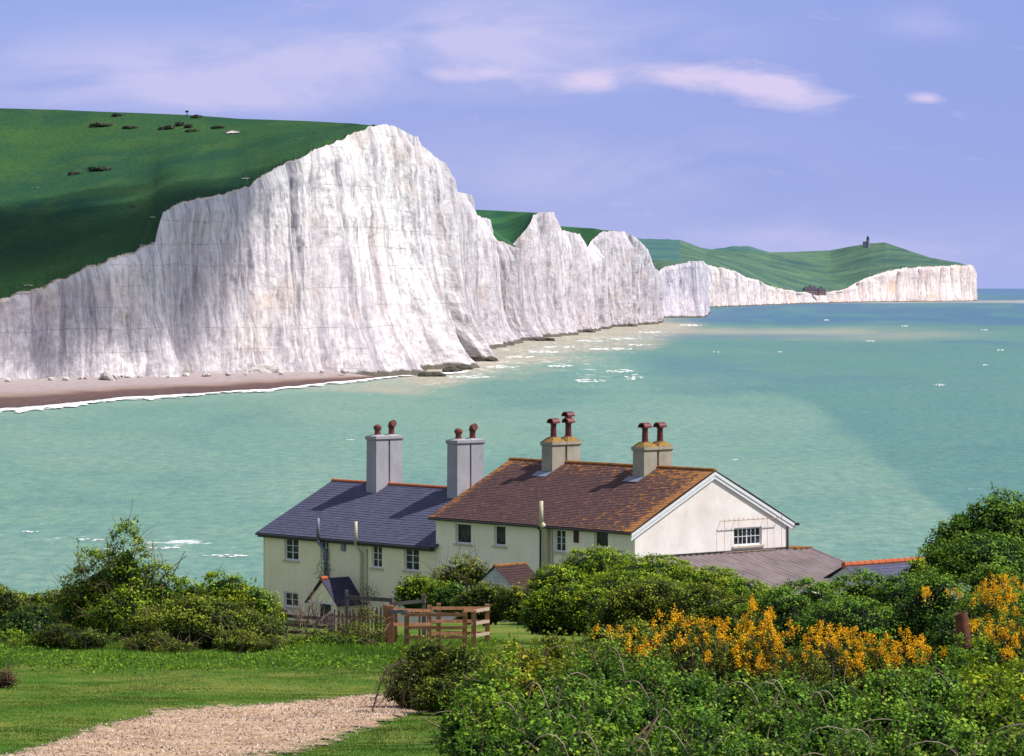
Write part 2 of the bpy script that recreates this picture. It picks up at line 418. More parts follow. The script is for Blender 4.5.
# ---------------------------------------------------------------- sea
def sea():
    pys = np.concatenate([[288.6, 289.0, 289.4], np.arange(290, 420, 1.0), np.arange(420, 560, 2.5), np.arange(560, 760, 8)])
    pxs = np.concatenate([np.arange(-2500, -100, 150), np.arange(-100, 1130, 5), np.arange(1150, 3600, 150)])
    X, Y = np.meshgrid(pxs, pys)
    D = seaD(Y); wx = (X-512)/F*D
    V = np.stack([wx, D, 0*D], -1).reshape(-1, 3)
    # turbidity zones (milky chalk water inshore, clear further out; cloud shadows painted dark blue)
    ss = lambda a, b, x: np.clip((x-a)/(b-a), 0, 1)**2*(3-2*np.clip((x-a)/(b-a), 0, 1))
    n1 = fbm(X/90., Y/14., 11); n2 = fbm(X/40., Y/5., 21)
    green = np.array([.156,.290,.215]); teal = np.array([.095,.222,.19]); blue = np.array([.050,.125,.19])
    sand = np.array([.44,.39,.30]); pale = np.array([.205,.320,.24]); deep=np.array([.085,.17,.29])
    C = np.ones(X.shape+(3,))*green
    def mixto(c, f):
        nonlocal C
        f = np.clip(f, 0, 1)[..., None]; C = C*(1-f)+c*f
    # darker teal beyond a curved edge
    edge = 372+np.clip((X-600), 0, None)*.10+np.clip(X-760, 0, None)**1.45*.055
    f = ss(-10, 10, edge-Y+(n1-.5)*20)*ss(560, 680, X)
    mixto(teal, f*.9)
    mixto(teal*.9, .35*ss(.5, .75, n1))
    mixto(pale, .5*ss(.45, .7, fbm(X/160., Y/30., 5))*(1-f))
    # milky beige under the cliffs
    cl = np.interp(X, [350, 423, 500, 584, 650, 705, 760], [383, 376, 346, 331, 325, 317, 309])
    wd = np.interp(X, [330, 423, 520, 650, 700, 760], [8, 22, 34, 26, 12, 4])
    mixto(sand*np.array([.98,.92,.86]), .85*ss(1.25, .2, (Y-cl)/wd+(n2-.5)*.9))
    mixto(sand*.95, .65*ss(0, 1, 1-np.abs((Y-334-(n1-.5)*10)/9))*ss(560, 640, X)*ss(1060, 800, X))
    # dark blue band: cloud shadow painted on the far water
    bb = ss(0, 1, (327+(n1-.5)*8-Y)/6)*ss(640, 700, X)
    mixto(blue*1.25, bb*.95)
    mixto(teal*1.1, .5*ss(.5, .65, n2)*bb)
    mixto(sand*1.1, .8*ss(2.2, 0.3, np.abs(Y-301.5+(n2-.5)*2))*ss(660, 720, X))
    mixto(deep, ss(297, 293, Y))
    n3 = fbm(X/140., Y/7., 33); mixto(blue*1.2, .45*ss(.56, .70, n3)*ss(420, 345, Y)*ss(600, 700, X))  # more cloud shadow patches painted in blue
    # beach shallows
    sh = np.interp(X, [-100, 0, 100, 200, 300, 375], [411, 408, 402, 394, 386, 378])
    mixto(pale*1.08, .7*ss(14, 0, Y-sh)*ss(420, 380, X))
    # foam density
    fo = .12+.0*X
    fo = np.maximum(fo, .62*ss(1.3, 0, np.abs(Y-cl-wd*.4)/wd)*ss(395, 440, X)*ss(760, 640, X))
    fo = np.maximum(fo, .50*ss(26, 4, np.abs(Y-372))*ss(70, 20, np.abs(X-600)))
    fo = np.maximum(fo, .55*ss(14, 4, np.abs(Y-545))*ss(300, 200, X))
    fo = np.where(Y > 420, fo*.95, fo)
    C4 = np.concatenate([C, np.ones(X.shape+(1,))], -1).reshape(-1, 4)
    me = np_mesh('sea', V, grid_faces(len(pys), len(pxs)), 4, {'col': C4, 'foam': fo.reshape(-1)}, True)
    m, nt, out = mat('sea_water')
    a = nd(nt, 'ShaderNodeAttribute', {'attribute_name': 'col'}).outputs['Color']
    fa = nd(nt, 'ShaderNodeAttribute', {'attribute_name': 'foam'}).outputs['Fac']
    v = coords(nt, 'Object', (1, .6, 1), (0, 0, R(3)))
    w1 = noise(nt, coords(nt, 'Object', (1, .42, 1), (0, 0, R(2))), .50, 8, .72, .2)      # wave texture
    w2 = noise(nt, v, .035, 6, .65)
    w3 = noise(nt, coords(nt, 'Object', (1, .18, 1), (0, 0, R(-8))), .012, 6, .6)
    c = mixc(nt, ramp(nt, w1, [(.38, 0.), (.62, 1.)]), mixc(nt, 1., a, (.66,.78,.85), 'MULTIPLY'), mixc(nt, 1., a, (1.22,1.12,1.10), 'MULTIPLY'))
    c = mixc(nt, ramp(nt, w2, [(.36, .32), (.54, 0.)]), c, mixc(nt, 1., a, (.55,.78,.95), 'MULTIPLY'))
    c = mixc(nt, ramp(nt, w3, [(.50, 0.), (.70, .5)]), c, mixc(nt, 1., a, (1.35,1.10,1.0), 'MULTIPLY'))
    # whitecaps
    w4 = noise(nt, coords(nt, 'Object', (1, .55, 1), (0, 0, R(2))), .20, 5, .6)
    w5 = noise(nt, coords(nt, 'Object', (1, .3, 1)), .02, 3)
    s_ = math_(nt, 'ADD', math_(nt, 'MULTIPLY', w4, .8), math_(nt, 'MULTIPLY', w5, .2))
    s_ = math_(nt, 'ADD', s_, math_(nt, 'MULTIPLY', fa, .25))
    ff = ramp(nt, s_, [(.70, 0.), (.74, 1.)])
    c = mixc(nt, math_(nt, 'MULTIPLY', ff, .75), c, (.78,.79,.76))
    bsdf(nt, out, c, .45, .12, math_(nt, 'ADD', w1, math_(nt, 'MULTIPLY', w2, 1.5)), .5, .8)
    o = link('sea', me, m); tag(o, 'turquoise green sea with small whitecaps', kind='structure')
sea()

# ---------------------------------------------------------------- cliffs + downs
def build_cliff(name, hillname, ctrl, mchalk, mhill, sky_pts, rows=170, dens=1.0, amp=1.0, noise_len=14., zoff=0.0,
                hill_rows=40, backs=(300, 600), label=None, hlabel=None, foot=0.0, seed=0, saw=None, hill_amp=3.0, wraps=True):
    """ctrl rows: (px_top, y_top, px_base, y_base, inset_depth, power, smooth)"""
    T = []; B = []; PW = []
    for (pt, yt, pb, yb, ins, pw) in ctrl:
        db = seaD(yb) if yb else None
        xb = (pb-512)/F*db
        dt = db+ins
        T.append(P(pt, yt, dt)); B.append((xb, db, foot)); PW.append(pw)
    T = np.array(T); B = np.array(B); PW = np.array(PW)
    # columns
    cols = [0.0]
    for i in range(len(ctrl)-1):
        npx = max(abs(ctrl[i+1][0]-ctrl[i][0]), abs(ctrl[i+1][2]-ctrl[i][2]), 6)
        k = max(4, int(npx*1.35*dens))
        cols += [i+(j+1)/k for j in range(k)]
    s = np.array(cols); idx = np.arange(len(ctrl))
    I = lambda A: np.stack([np.interp(s, idx, A[:, j]) for j in range(A.shape[1])], 1)
    t = I(T); b = I(B); pw = np.interp(s, idx, PW)
    px_t = np.interp(s, idx, [c[0] for c in ctrl])
    # arc length along the top for noise / UVs (visual metres)
    seg = np.hypot(np.diff(t[:, 0]), np.diff(t[:, 1])*.35); arc = np.concatenate([[0], np.cumsum(seg)])+seed*100
    tan = np.gradient(t, axis=0)[:, :2]; k = 25
    ker = np.ones(k)/k
    tp = np.pad(tan, ((k//2, k//2), (0, 0)), 'edge')
    tan = np.stack([np.convolve(tp[:, j], ker, 'valid') for j in (0, 1)], 1)
    nr = np.stack([tan[:, 1], -tan[:, 0]], 1); nr /= np.linalg.norm(nr, axis=1)[:, None]+1e-9
    # jitter of the rim line
    dist = t[:, 1]/F
    pxa = np.concatenate([[0], np.cumsum(np.abs(np.diff(px_t)))])
    jit = (fbm(pxa/2.2, 0, 40+seed, 4)-.5)*dist*2.6+(fbm(pxa/11., 0, 44+seed)-.5)*dist*5
    jit *= np.clip(1-(px_t-380)/60., .7, 1)
    t0z = t[:, 2].copy(); t[:, 2] += jit
    v = np.linspace(0, 1, rows)[:, None]
    g = 1-(1-v)**pw[None, :]
    g = g+.05*np.sin(v*math.pi)*(fbm(pxa/7., 0, 33+seed)[None, :]-.5)*2
    H = t[:, 2]-foot
    Z = foot+v*H[None, :]
    X = b[None, :, 0]*(1-g)+t[None, :, 0]*g
    Y = b[None, :, 1]*(1-g)+t[None, :, 1]*g
    A = arc[None, :]+0*v
    L = noise_len
    r1 = 1-np.abs(2*fbm(A/L+.25*fbm(A/8., Z/30., 95+seed), Z/150., 50+seed, 4)-1)              # long buttresses
    r2 = 1-np.abs(2*fbm(A/(L*.30)+Z*.012, Z/40., 60+seed, 3)-1)   # flutes
    r3 = fbm(A/(L*.13), Z/7., 70+seed, 4)
    slope = 1-v
    r0 = 1-np.abs(2*fbm(A/(L*2.6)+Z*.004, Z/160., 55+seed, 2)-1)
    Aw = A+2.5*(fbm(A/9., Z/12., 91+seed, 3)-.5)
    block = vn(Aw/(L*.42)+Z*.01, Z/19., 75+seed)
    step = np.floor(vn(Aw/(L*.8), Z/70., 78+seed)*5)/5
    fineb = np.abs(2*fbm(Aw/1.8, Z/9., 77+seed, 4)-1)
    disp = ((r0-.6)*4.5*(.45+.9*slope)+(r1-.6)*4.4*(.3+1.1*slope)+(r2-.6)*2.6*(.5+.6*slope)+(r3-.5)*2.0+(block-.5)*1.4+step*1.0-fineb*.9)*amp
    # boulder-like toes near foot
    disp += (fbm(A/5., Z/5., 80+seed)-.42)*3.2*np.clip(1-Z/9., 0, 1)*amp
    if saw:      # buttress noses: each panel swings out to seaward and breaks back sharply
        ph = A/saw[0]+.55*(fbm(A/(saw[0]*1.7), 0, 61+seed)-.5)*2+.10*(fbm(A/9., Z/30., 66+seed, 3)-.5)+.05*np.sin(Z/17.)
        k_ = np.floor(ph); fr = ph-k_
        am = .35+.95*_T[(k_.astype(int)*7+seed*11) & 255, (k_.astype(int)*3) & 255]
        sw = np.where(fr < .88, fr/.88, (1-fr)/.12)
        lft = np.clip((px_t[None, :]-330)/50., .28, 1) if seed == 1 else 1.0
        disp = disp+(sw-.5)*saw[1]*am*lft*(.8+.35*slope)*np.clip((1-v)*6, 0, 1)
    ed = np.clip((1-v)*14, 0.0, 1)
    disp = disp*ed
    def rowsmooth(D, k):
        c_ = np.cumsum(np.pad(D, ((0, 0), (k//2+1, k//2)), 'edge'), axis=1)
        return (c_[:, k:]-c_[:, :-k])/k
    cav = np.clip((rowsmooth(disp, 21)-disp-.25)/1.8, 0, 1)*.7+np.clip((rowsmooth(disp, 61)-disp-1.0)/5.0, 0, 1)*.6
    X = X+disp*nr[None, :, 0]; Y = Y+disp*nr[None, :, 1]
    Vv = np.stack([X, Y, Z], -1).reshape(-1, 3)
    Vv[:len(s), 2] = foot-1.5
    uv = np.stack([A, Z], -1).reshape(-1, 2)
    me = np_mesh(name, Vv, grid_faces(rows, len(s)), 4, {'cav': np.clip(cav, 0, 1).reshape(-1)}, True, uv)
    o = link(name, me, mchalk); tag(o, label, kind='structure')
    # hill sheet from rim to skyline and beyond
    sp = np.array(sky_pts, float)      # px, y, depth beyond rim
    ys = np.interp(px_t, sp[:, 0], sp[:, 1]); dd = np.interp(px_t, sp[:, 0], sp[:, 2])
    rimx, rimd, rimz = t[:, 0], t[:, 1], t[:, 2]
    ry = HOR+(CAMH-rimz)*F/rimd; ry0 = HOR+(CAMH-t0z)*F/rimd
    def smo(a, k=61):
        k = min(k, len(a)//2*2-1); w_ = np.hanning(k+2)[1:-1]; w_ /= w_.sum()
        return np.convolve(np.pad(a, k//2, 'reflect', reflect_type='odd'), w_, 'valid')
    dd = smo(dd); srd = smo(rimd, 121); sxr = smo(rimx/rimd*F, 41)
    ys = np.maximum(ys, 0); rys = smo(ry0, 121)
    R_ = []; rimA = []
    tt = np.linspace(0, 1, hill_rows)**1.6
    pxr = rimx/rimd*F
    for q in tt:
        fq = min(1, q*6)
        d = (rimd*(1-fq)+srd*fq)+dd*q
        fb = np.clip(1-q*dd/(dist*np.minimum(110, dd*.5/dist)+1e-3), 0, 1)**1.5
        yb = rys+(ys-rys)*(q**.85)
        yq = yb+(ry-rys)*fb
        z = CAMH-(yq-HOR)*d/F
        x = (pxr*(1-fq)+sxr*fq)*d/F
        z = z+(fbm(x/(40.*max(1, dist.mean()*3)), d/(60.*max(1, dist.mean()*3)), 90+seed, 3)-.5)*hill_amp*min(1, q*5)*min(1, (1-q)*4+.25)
        R_.append(np.stack([x, d, z], 1)); rimA.append(np.clip(1-(q*dd)/(38*dist), 0, 1)+0*x)
    last = R_[-1]
    for bk, dz in ((backs[0], -.045), (backs[1], -.10)):
        d = last[:, 1]+bk
        R_.append(np.stack([last[:, 0]*d/last[:, 1], d, last[:, 2]+bk*dz], 1)); rimA.append(np.zeros(len(s)))
    Vh = np.concatenate(R_, 0)
    meh = np_mesh(hillname, Vh, grid_faces(len(R_), len(s)), 4, {'rim': np.concatenate(rimA)}, True)
    oh = link(hillname, meh, mhill); tag(oh, hlabel, kind='structure')
    return t, px_t, R_

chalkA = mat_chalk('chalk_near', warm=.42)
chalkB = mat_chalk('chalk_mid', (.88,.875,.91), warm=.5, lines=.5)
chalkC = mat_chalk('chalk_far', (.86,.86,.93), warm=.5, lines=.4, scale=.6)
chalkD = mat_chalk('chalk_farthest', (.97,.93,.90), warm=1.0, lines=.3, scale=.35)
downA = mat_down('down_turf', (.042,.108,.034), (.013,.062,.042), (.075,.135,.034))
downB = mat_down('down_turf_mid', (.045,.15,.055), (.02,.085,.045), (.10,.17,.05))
downC = mat_down('down_turf_far', (.11,.20,.12), (.045,.105,.10), (.20,.26,.12), s=.0045)  # distance haze mixed into the turf colours

ctrlA = [
 (-330,372,-330,400, 12,2.0), (-150,335,-150,395, 12,2.0),
 (-60,316,-60,392,15,2.2), (0,302,0,388.5,15,2.2), (28,293,28,387.5,16,2.2), (60,282,62,386.5,18,2.3), (84,269,88,386,18,2.3), (100,266,106,385.5,16,2.3),
 (132,254,136,384.5,20,2.3), (155,243,164,384,22,2.4), (158,228,172,383.6,24,2.6), (163,213,180,383,26,2.8), (180,203,196,382,22,3),
 (213,197,226,381,22,3), (232,193,240,380.5,24,3), (250,186,266,380.2,26,3), (262,176,274,379.5,24,3), (285,164,300,379,28,3), (300,158,312,378.6,24,3), (315,149,332,378,30,3),
 (330,143.5,350,377.4,34,3), (345,138,368,376.8,36,3.0), (360,132,400,376.3,44,3.4), (370,126,424,375.8,50,3.6), (372,126,402,371.2,8,4), (381,124.5,408,370.0,8,4),
 (392,126.3,430,369.2,10,3.8), (403,130.8,459,368.6,12,3.4), (404,131,440,365.6,-4,4), (418,137.3,444,363.4,-4,4), (422,146,456,361.6,-14,4),
 (433,155,485,360.9,-18,3.2), (434,156,466,357.6,-34,4), (446,163,472,357,-24,5), (451,173,474,355.6,-20,8), (447.5,189,472,354.6,-16,8), (449,193,474,353.6,-12,6)]
skyA = [(-330,140,500), (-150,118,420), (0,108.5,360), (60,110,340), (120,112.5,310), (187,115,270), (240,118.5,230), (300,121,170), (345,123,90), (368,124.5,20), (374,126,60), (384,127,80), (453,200,120)]
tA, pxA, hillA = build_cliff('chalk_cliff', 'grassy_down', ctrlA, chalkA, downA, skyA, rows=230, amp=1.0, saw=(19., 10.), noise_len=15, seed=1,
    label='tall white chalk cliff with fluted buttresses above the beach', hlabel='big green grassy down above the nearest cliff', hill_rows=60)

ctrlB = [
 (444,189,462,353.5,0,5), (453,191,470,350.5,0,6), (472.5,195,489,347.8,0,7), (474.5,204,495,347.4,0,8), (467,206,480,347.0,0,7), (474.6,215,486,346.4,0,6), (490.5,219,508,344.3,0,7),
 (492.5,237,517,343.6,0,6), (486,238,503,341.2,0,6), (496,240,512,340.9,0,5), (508,244,528,340.7,0,5), (522,249,541,340.3,0,4), (520,252,526,337.6,0,5)]
skyB = [(450,195,80), (470,205,110), (480,219,110), (524,252,110)]
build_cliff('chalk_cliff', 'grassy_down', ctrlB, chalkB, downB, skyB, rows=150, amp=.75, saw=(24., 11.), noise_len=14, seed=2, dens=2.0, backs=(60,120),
    label='white chalk cliff buttresses beyond the tallest face', hlabel='grass strip along the second cliff top', hill_rows=12)
ctrlC = [
 (440,247,446,339.4,0,4), (497,246,512,338.8,0,4), (510,247,520,338.0,0,5), (520,236,533,337.6,0,5), (527,228,541,337.2,0,5), (531,221,546,337.0,0,5), (533.5,214.5,550,336.7,0,6), (540,212.3,556,336.2,0,7), (554,212,564,335.6,0,8), (555,217,565,335.4,0,8),
 (550,214,557,333.2,0,6), (558,222,566,332.8,0,6), (562,231,574,332.6,0,6), (571,231.5,580,331.8,0,6), (580,234,587,331.2,0,6), (577,242,580,329.5,0,6), (582,253,586,328.8,0,6)]
skyC = [(440,208,700), (497,210.5,640), (530,212,330), (541,213.5,120), (581,256,100)]
ctrlC2 = [(497,242,500,338.6,10,3), (581,250,581,329.3,90,3)]
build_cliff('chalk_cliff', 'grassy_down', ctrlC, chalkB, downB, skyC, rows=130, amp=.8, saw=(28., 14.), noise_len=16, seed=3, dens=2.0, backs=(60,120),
    label='white chalk cliff headland in the middle of the row', hlabel='green slope of the middle headland', hill_rows=40)
ctrlD = [
 (560,244,566,330.6,0,4), (574,248,578,330,0,4), (584,252,590,329.3,0,5), (592,240,598,328.9,0,5), (603,231.5,609,328.4,0,6), (600,233,603,327.0,0,6), (610,230.5,616,326.8,0,6),
 (625,231,629,326.4,0,6), (621,233,622,325.2,0,6), (632,236,638,325.2,0,6), (641,242,647,325,0,6), (648,249,651,324.8,0,7), (651,258,652,324.4,0,7), (651,268,652,321,0,5)]
skyD = [(560,226,900), (576,227,820), (592,228,480), (603,230,150), (614,230.5,200), (652,264,200)]
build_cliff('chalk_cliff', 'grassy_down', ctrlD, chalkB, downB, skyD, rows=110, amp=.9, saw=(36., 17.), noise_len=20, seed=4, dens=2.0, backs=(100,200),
    label='white chalk cliff headland third in the row', hlabel='green slope of the third headland', hill_rows=30)
ctrlE = [
 (630,285,630,318.5,5,3), (650,282,650,318.3,10,3), (656,274,657,318.2,30,4), (664,267,666,318,40,4), (680,263.5,682,317.9,50,5), (695,261,696,317.8,60,5), (703,260.5,704,317.6,60,6),
 (705,262,706,314.5,40,6), (706,264,707,311,40,6)]
skyE = [(630,258,600), (650,259,500), (675,261,200), (706,263,200)]
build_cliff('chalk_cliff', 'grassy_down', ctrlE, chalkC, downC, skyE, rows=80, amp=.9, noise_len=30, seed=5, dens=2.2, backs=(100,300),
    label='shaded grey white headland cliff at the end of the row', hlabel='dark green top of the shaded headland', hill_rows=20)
ctrlF = [
 (680,262,680,308,20,3), (706,264,707,307.6,30,3), (722,268,723,307,40,3), (745,276,746,306,60,3), (770,286,772,305,60,3), (795,292,797,304,60,3), (812,292,813,303.4,60,3), (830,293,831,303,60,3),
 (845,290,846,302.6,60,3), (865,279,866,302.2,80,4), (880,274,881,302,100,4), (905,268.5,906,301.8,120,5), (940,266,941,301.6,120,5), (960,266,961,301.4,120,6), (972.5,265.5,973,301,120,6),
 (973.5,266,974,299,80,6), (974,270,974.5,297,60,6)]
skyF = [(680,240,2500), (706,250,2600), (745,250,2600), (770,252,2600), (830,250.5,2400), (855,246,1800), (870,243,1500), (885,242,1300), (905,249,900), (930,258,500), (960,262.5,150), (974,272,200)]
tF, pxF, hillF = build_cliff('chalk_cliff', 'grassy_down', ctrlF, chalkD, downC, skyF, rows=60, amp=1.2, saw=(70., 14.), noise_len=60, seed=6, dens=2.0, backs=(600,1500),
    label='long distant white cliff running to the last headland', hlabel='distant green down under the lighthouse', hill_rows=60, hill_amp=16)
# far hill behind on the left
hp = np.arange(560, 800, 4.0); pr = np.interp(hp, [560,635,660,682,700,712,735,750,765,800], [250,238,239,240,247,249,246,246,251,262])
rows_ = []
for q in np.linspace(0, 1, 24):
    d = 6500+4200*q; y = 300+(pr+(fbm(hp/12., 0, 6)-.5)*2-300)*(q**.8)
    rows_.append(np.stack([(hp-512)/F*d, d+0*hp, CAMH-(y-HOR)*d/F], 1))
rows_.append(rows_[-1]+np.array([0, 2500, -140]))
me = np_mesh('far_hill', np.concatenate(rows_), grid_faces(25, len(hp)), 4, {'rim': np.zeros(25*len(hp))}, True)
tag(link('far_hill', me, mat_down('far_turf', (.085,.19,.16), (.05,.12,.14), (.13,.22,.16), s=.0025, rim=False)), 'hazy green hill on the skyline behind the cliffs', kind='structure')  # haze painted in as bluer turf colours

# ---------------------------------------------------------------- beach
def beach():
    px = np.arange(-340, 384, 3.0)
    top = np.interp(px, [-340,-150,0,100,200,300,345,384], [400,395,389,386,382.5,379.5,378,376.5])-1.0
    wl = np.interp(px, [-340,-150,0,60,120,200,260,320,350,384], [440,421,410,404.5,399,394,390,384.5,380.5,377.2])
    wl = wl+(fbm(px/25., 0, 9)-.5)*2
    NR = 14; L = []; U_ = []
    for q in np.linspace(0, 1, NR):
        d0 = seaD(top)+14; d1 = seaD(wl)-6
        d = d0+(d1-d0)*q
        zz = 2.6*(1-q)**1.0*np.interp(px, [-340,330,384], [1,1,.3])-.12+.25*np.sin(q*9)*.3
        L.append(np.stack([(px-512)/F*d, d, zz], 1)); U_.append(np.stack([px*0+q, px], 1))
    me = np_mesh('beach', np.concatenate(L), grid_faces(NR, len(px)), 4, {'q': np.concatenate([u[:, 0] for u in U_])}, True)
    m, nt, out = mat('shingle')
    q = nd(nt, 'ShaderNodeAttribute', {'attribute_name': 'q'}).outputs['Fac']
    n = noise(nt, coords(nt, 'Object', (1,.5,1)), .5, 6, .7)
    n2 = noise(nt, coords(nt), .04, 4)
    qq = math_(nt, 'ADD', q, math_(nt, 'MULTIPLY', math_(nt, 'SUBTRACT', n2, .5), .25))
    c = ramp(nt, qq, [(0., (.44,.37,.36)), (.45, (.38,.30,.30)), (.58, (.30,.21,.17)), (.68, (.12,.065,.055)), (1., (.07,.04,.036))])
    c = mixc(nt, math_(nt, 'MULTIPLY', ramp(nt, n, [(.4, 0.), (.65, 1.)]), .35), c, (.18,.14,.14))
    bsdf(nt, out, c, .9, .15, n, .5, .3)
    tag(link('beach', me, m), 'grey brown shingle beach below the tall cliff', kind='structure')
    # surf: thin sheet on the water with a broken edge
    Ls = []; at = []; NR = 12; px = np.arange(-340, 470, 2.0)
    wl = np.interp(px, [-340,-150,0,60,120,200,260,320,350,384,470], [440,421,410,404.5,399,394,390,384.5,380.5,377.6,372])
    wl = wl+(fbm(px/25., 0, 9)-.5)*2-1.4
    wdt = np.interp(px, [-340,0,120,260,350,390,470], [13,9,6.5,5.5,6.0,4.5,3.0])*(.35+1.1*fbm(px/22., 0, 14))
    for j, q in enumerate(np.linspace(0, 1, NR)):
        d = seaD(wl+wdt*q)
        z = .012+.45*np.sin(math.pi*min(1, q*1.0))*(.4+.6*fbm(px/9., q*3, 17))
        Ls.append(np.stack([(px-512)/F*d, d, z*(1 if 0 < j < NR-1 else .02)], 1)); at.append(px*0+q)
    me = np_mesh('surf', np.concatenate(Ls), grid_faces(NR, len(px)), 4, {'q': np.concatenate(at)}, True)
    m, nt, out = mat('surf_foam')
    q = nd(nt, 'ShaderNodeAttribute', {'attribute_name': 'q'}).outputs['Fac']
    n = noise(nt, coords(nt, 'Object', (1,.45,1)), .28, 7, .72)
    e = math_(nt, 'ABSOLUTE', math_(nt, 'SUBTRACT', q, .42))
    a = math_(nt, 'SUBTRACT', math_(nt, 'MULTIPLY', n, 1.25), math_(nt, 'MULTIPLY', e, .95))
    al = ramp(nt, a, [(.34, 0.), (.44, 1.)])
    bs = bsdf(nt, out, (.82,.82,.82), .9, .1, n, .6, .3)
    nt.links.new(al, bs.inputs['Alpha'])
    tag(link('surf', me, m), 'white line of surf breaking along the shingle', kind='stuff')
beach()

# breaking wave streaks on the open water (real foam on the surface)
def foam_patch(cx, cy, w_, h_, sd):
    """broken white water, a ragged sheet resting on the sea"""
    rs = np.random.RandomState(sd)
    V = []; Fc = []
    n = int(4+w_*.8)
    for i in range(n):
        t = rs.rand()*2-1
        px = cx+t*w_/2; py = cy+(rs.rand()-.5)*h_*(1-t*t*.7)
        l = (.10+rs.rand()**2*.35)*w_*.5+1; th = .12+rs.rand()*.36
        b = len(V); K = 7
        for k in range(K):
            u = k/(K-1); ww = th*math.sin(math.pi*(u*.96+.02))
            yy_ = py+(rs.rand()-.5)*.25
            for sgn in (-1, 1):
                x_, d_, _ = P(px+(u-.5)*l, 0, seaD(yy_+sgn*ww))
                V.append((x_, d_, .03+.004*(i % 7)))
        for k in range(K-1): Fc.append((b+2*k, b+2*k+1, b+2*k+3, b+2*k+2))
    me = bpy.data.meshes.new('foam'); me.from_pydata(V, [], Fc); me.update()
    return me
foam_m = simple('white_foam', (.78,.79,.76), (.66,.70,.66), .5, .9, .1)
V = []; Fc = []
for i, (cx, cy, w_, h_) in enumerate([(590,380.5,30,3),(633,377,20,6),(620,371,26,3),(560,366,24,2),(610,349,42,2),(560,347,30,2),(622,339,26,1.5),(590,341,24,1.5),(545,352,30,2),(470,377,40,2),(500,367,34,2.5),(520,357,30,2),
        (650,332,20,1.4),(690,325,22,1.2),(640,345,20,1.5),(940,385,12,1.6),(870,341,9,.4),(985,365,6,.5),(1001,350,7,.4),(780,352,5,.4),(716,352,6,.4),(350,440,8,.6),(735,460,5,.6),(30,532,16,1.5),(90,540,26,2),(225,556,40,2.5),(165,548,30,2),(984,330,6,.3),(905,326,6,.3),(826,320,6,.25)]):
    me = foam_patch(cx, cy, w_, h_, i+50)
    b = len(V); V += [tuple(v.co) for v in me.vertices]; Fc += [tuple(b+k for k in p.vertices) for p in me.polygons]
    bpy.data.meshes.remove(me)
me = bpy.data.meshes.new('foam'); me.from_pydata(V, [], Fc); me.update()
tag(link('foam', me, foam_m), 'scattered whitecaps and streaks of foam on the green sea', kind='stuff')

# boulders at cliff feet
def boulder(x, y, z, r, sd, m, label):
    rs = np.random.RandomState(sd)
    import bmesh
    bm = bmesh.new(); bmesh.ops.create_icosphere(bm, subdivisions=3, radius=1)
    for v in bm.verts:
        n = fbm(v.co.x*1.6+sd*3, v.co.y*1.6+v.co.z*1.3, sd % 30, 3)
        f = .62+.75*float(n)
        v.co = v.co*f; v.co.x *= r[0]; v.co.y *= r[1]; v.co.z *= r[2]
    me = bpy.data.meshes.new('boulder'); bm.to_mesh(me); bm.free()
    o = link('boulder', me, m, loc=(x, y, z), rz=rs.rand()*6)
    tag(o, label, 'boulder', 'rocks at the foot of the cliffs')
for i, (px, py, r, k, lb) in enumerate([
    (433,376.5,(4,3,1.3),0,'dark wet rock at the toe of the tallest cliff'), (452,372,(3.5,3,1.6),0,'dark weedy rock between the two nearest cliff toes'),
    (463,369.5,(3,3,1.4),0,'dark rock at the second cliff toe'), (488,361.3,(3.5,3,1.2),0,'low dark rock at the third cliff toe'),
    (262,380,(5,3,2.2),1,'big grey chalk boulder on the beach under the cliff'), (110,387,(3.2,2.5,1.5),1,'pale chalk boulder on the shingle near the dark clothed people'),
    (545,341,(5,4,1.4),0,'low dark rock off the greyish buttress'), (588,332.4,(6,5,1.5),0,'dark rock at the toe of the middle headland')]):
    x, d, z = P(px, py, seaD(py)); boulder(x, d, .3 if k == 0 else 2.6, r, i+3, M['rock'] if k == 0 else M['chalk_rock'], lb)

rsb = np.random.RandomState(88)
for i, lb in enumerate(['small chalk block near the left edge of the beach','chalk block on the shingle left of the red topped person','pair sized chalk lump under the low left cliff','flat chalk slab between the two groups of people','chalk lump just right of the people in dark clothes',
    'rounded chalk lump below the cliff step','small chalk lump in the middle of the beach','angular chalk block right of the cliff step','tiny chalk block close to the big grey boulder','chalk block left of the big grey boulder','chalk block right of the big grey boulder','low chalk lump near the right end of the beach','small chalk lump under the first fluted buttress','last chalk block before the beach runs out']):
    px = [8,52,66,101,140,168,186,206,228,246,281,300,322,344][i]
    py = np.interp(px, [0,100,200,300,345], [389.2,386.2,382.9,380,378.6])+rsb.rand()*1.2
    x, d, z = P(px, py, seaD(py)); r_ = .35+.8*rsb.rand()
    boulder(x, d, 2.3, (r_*1.3, r_, r_*.7), i+40, M['chalk_rock'], lb)
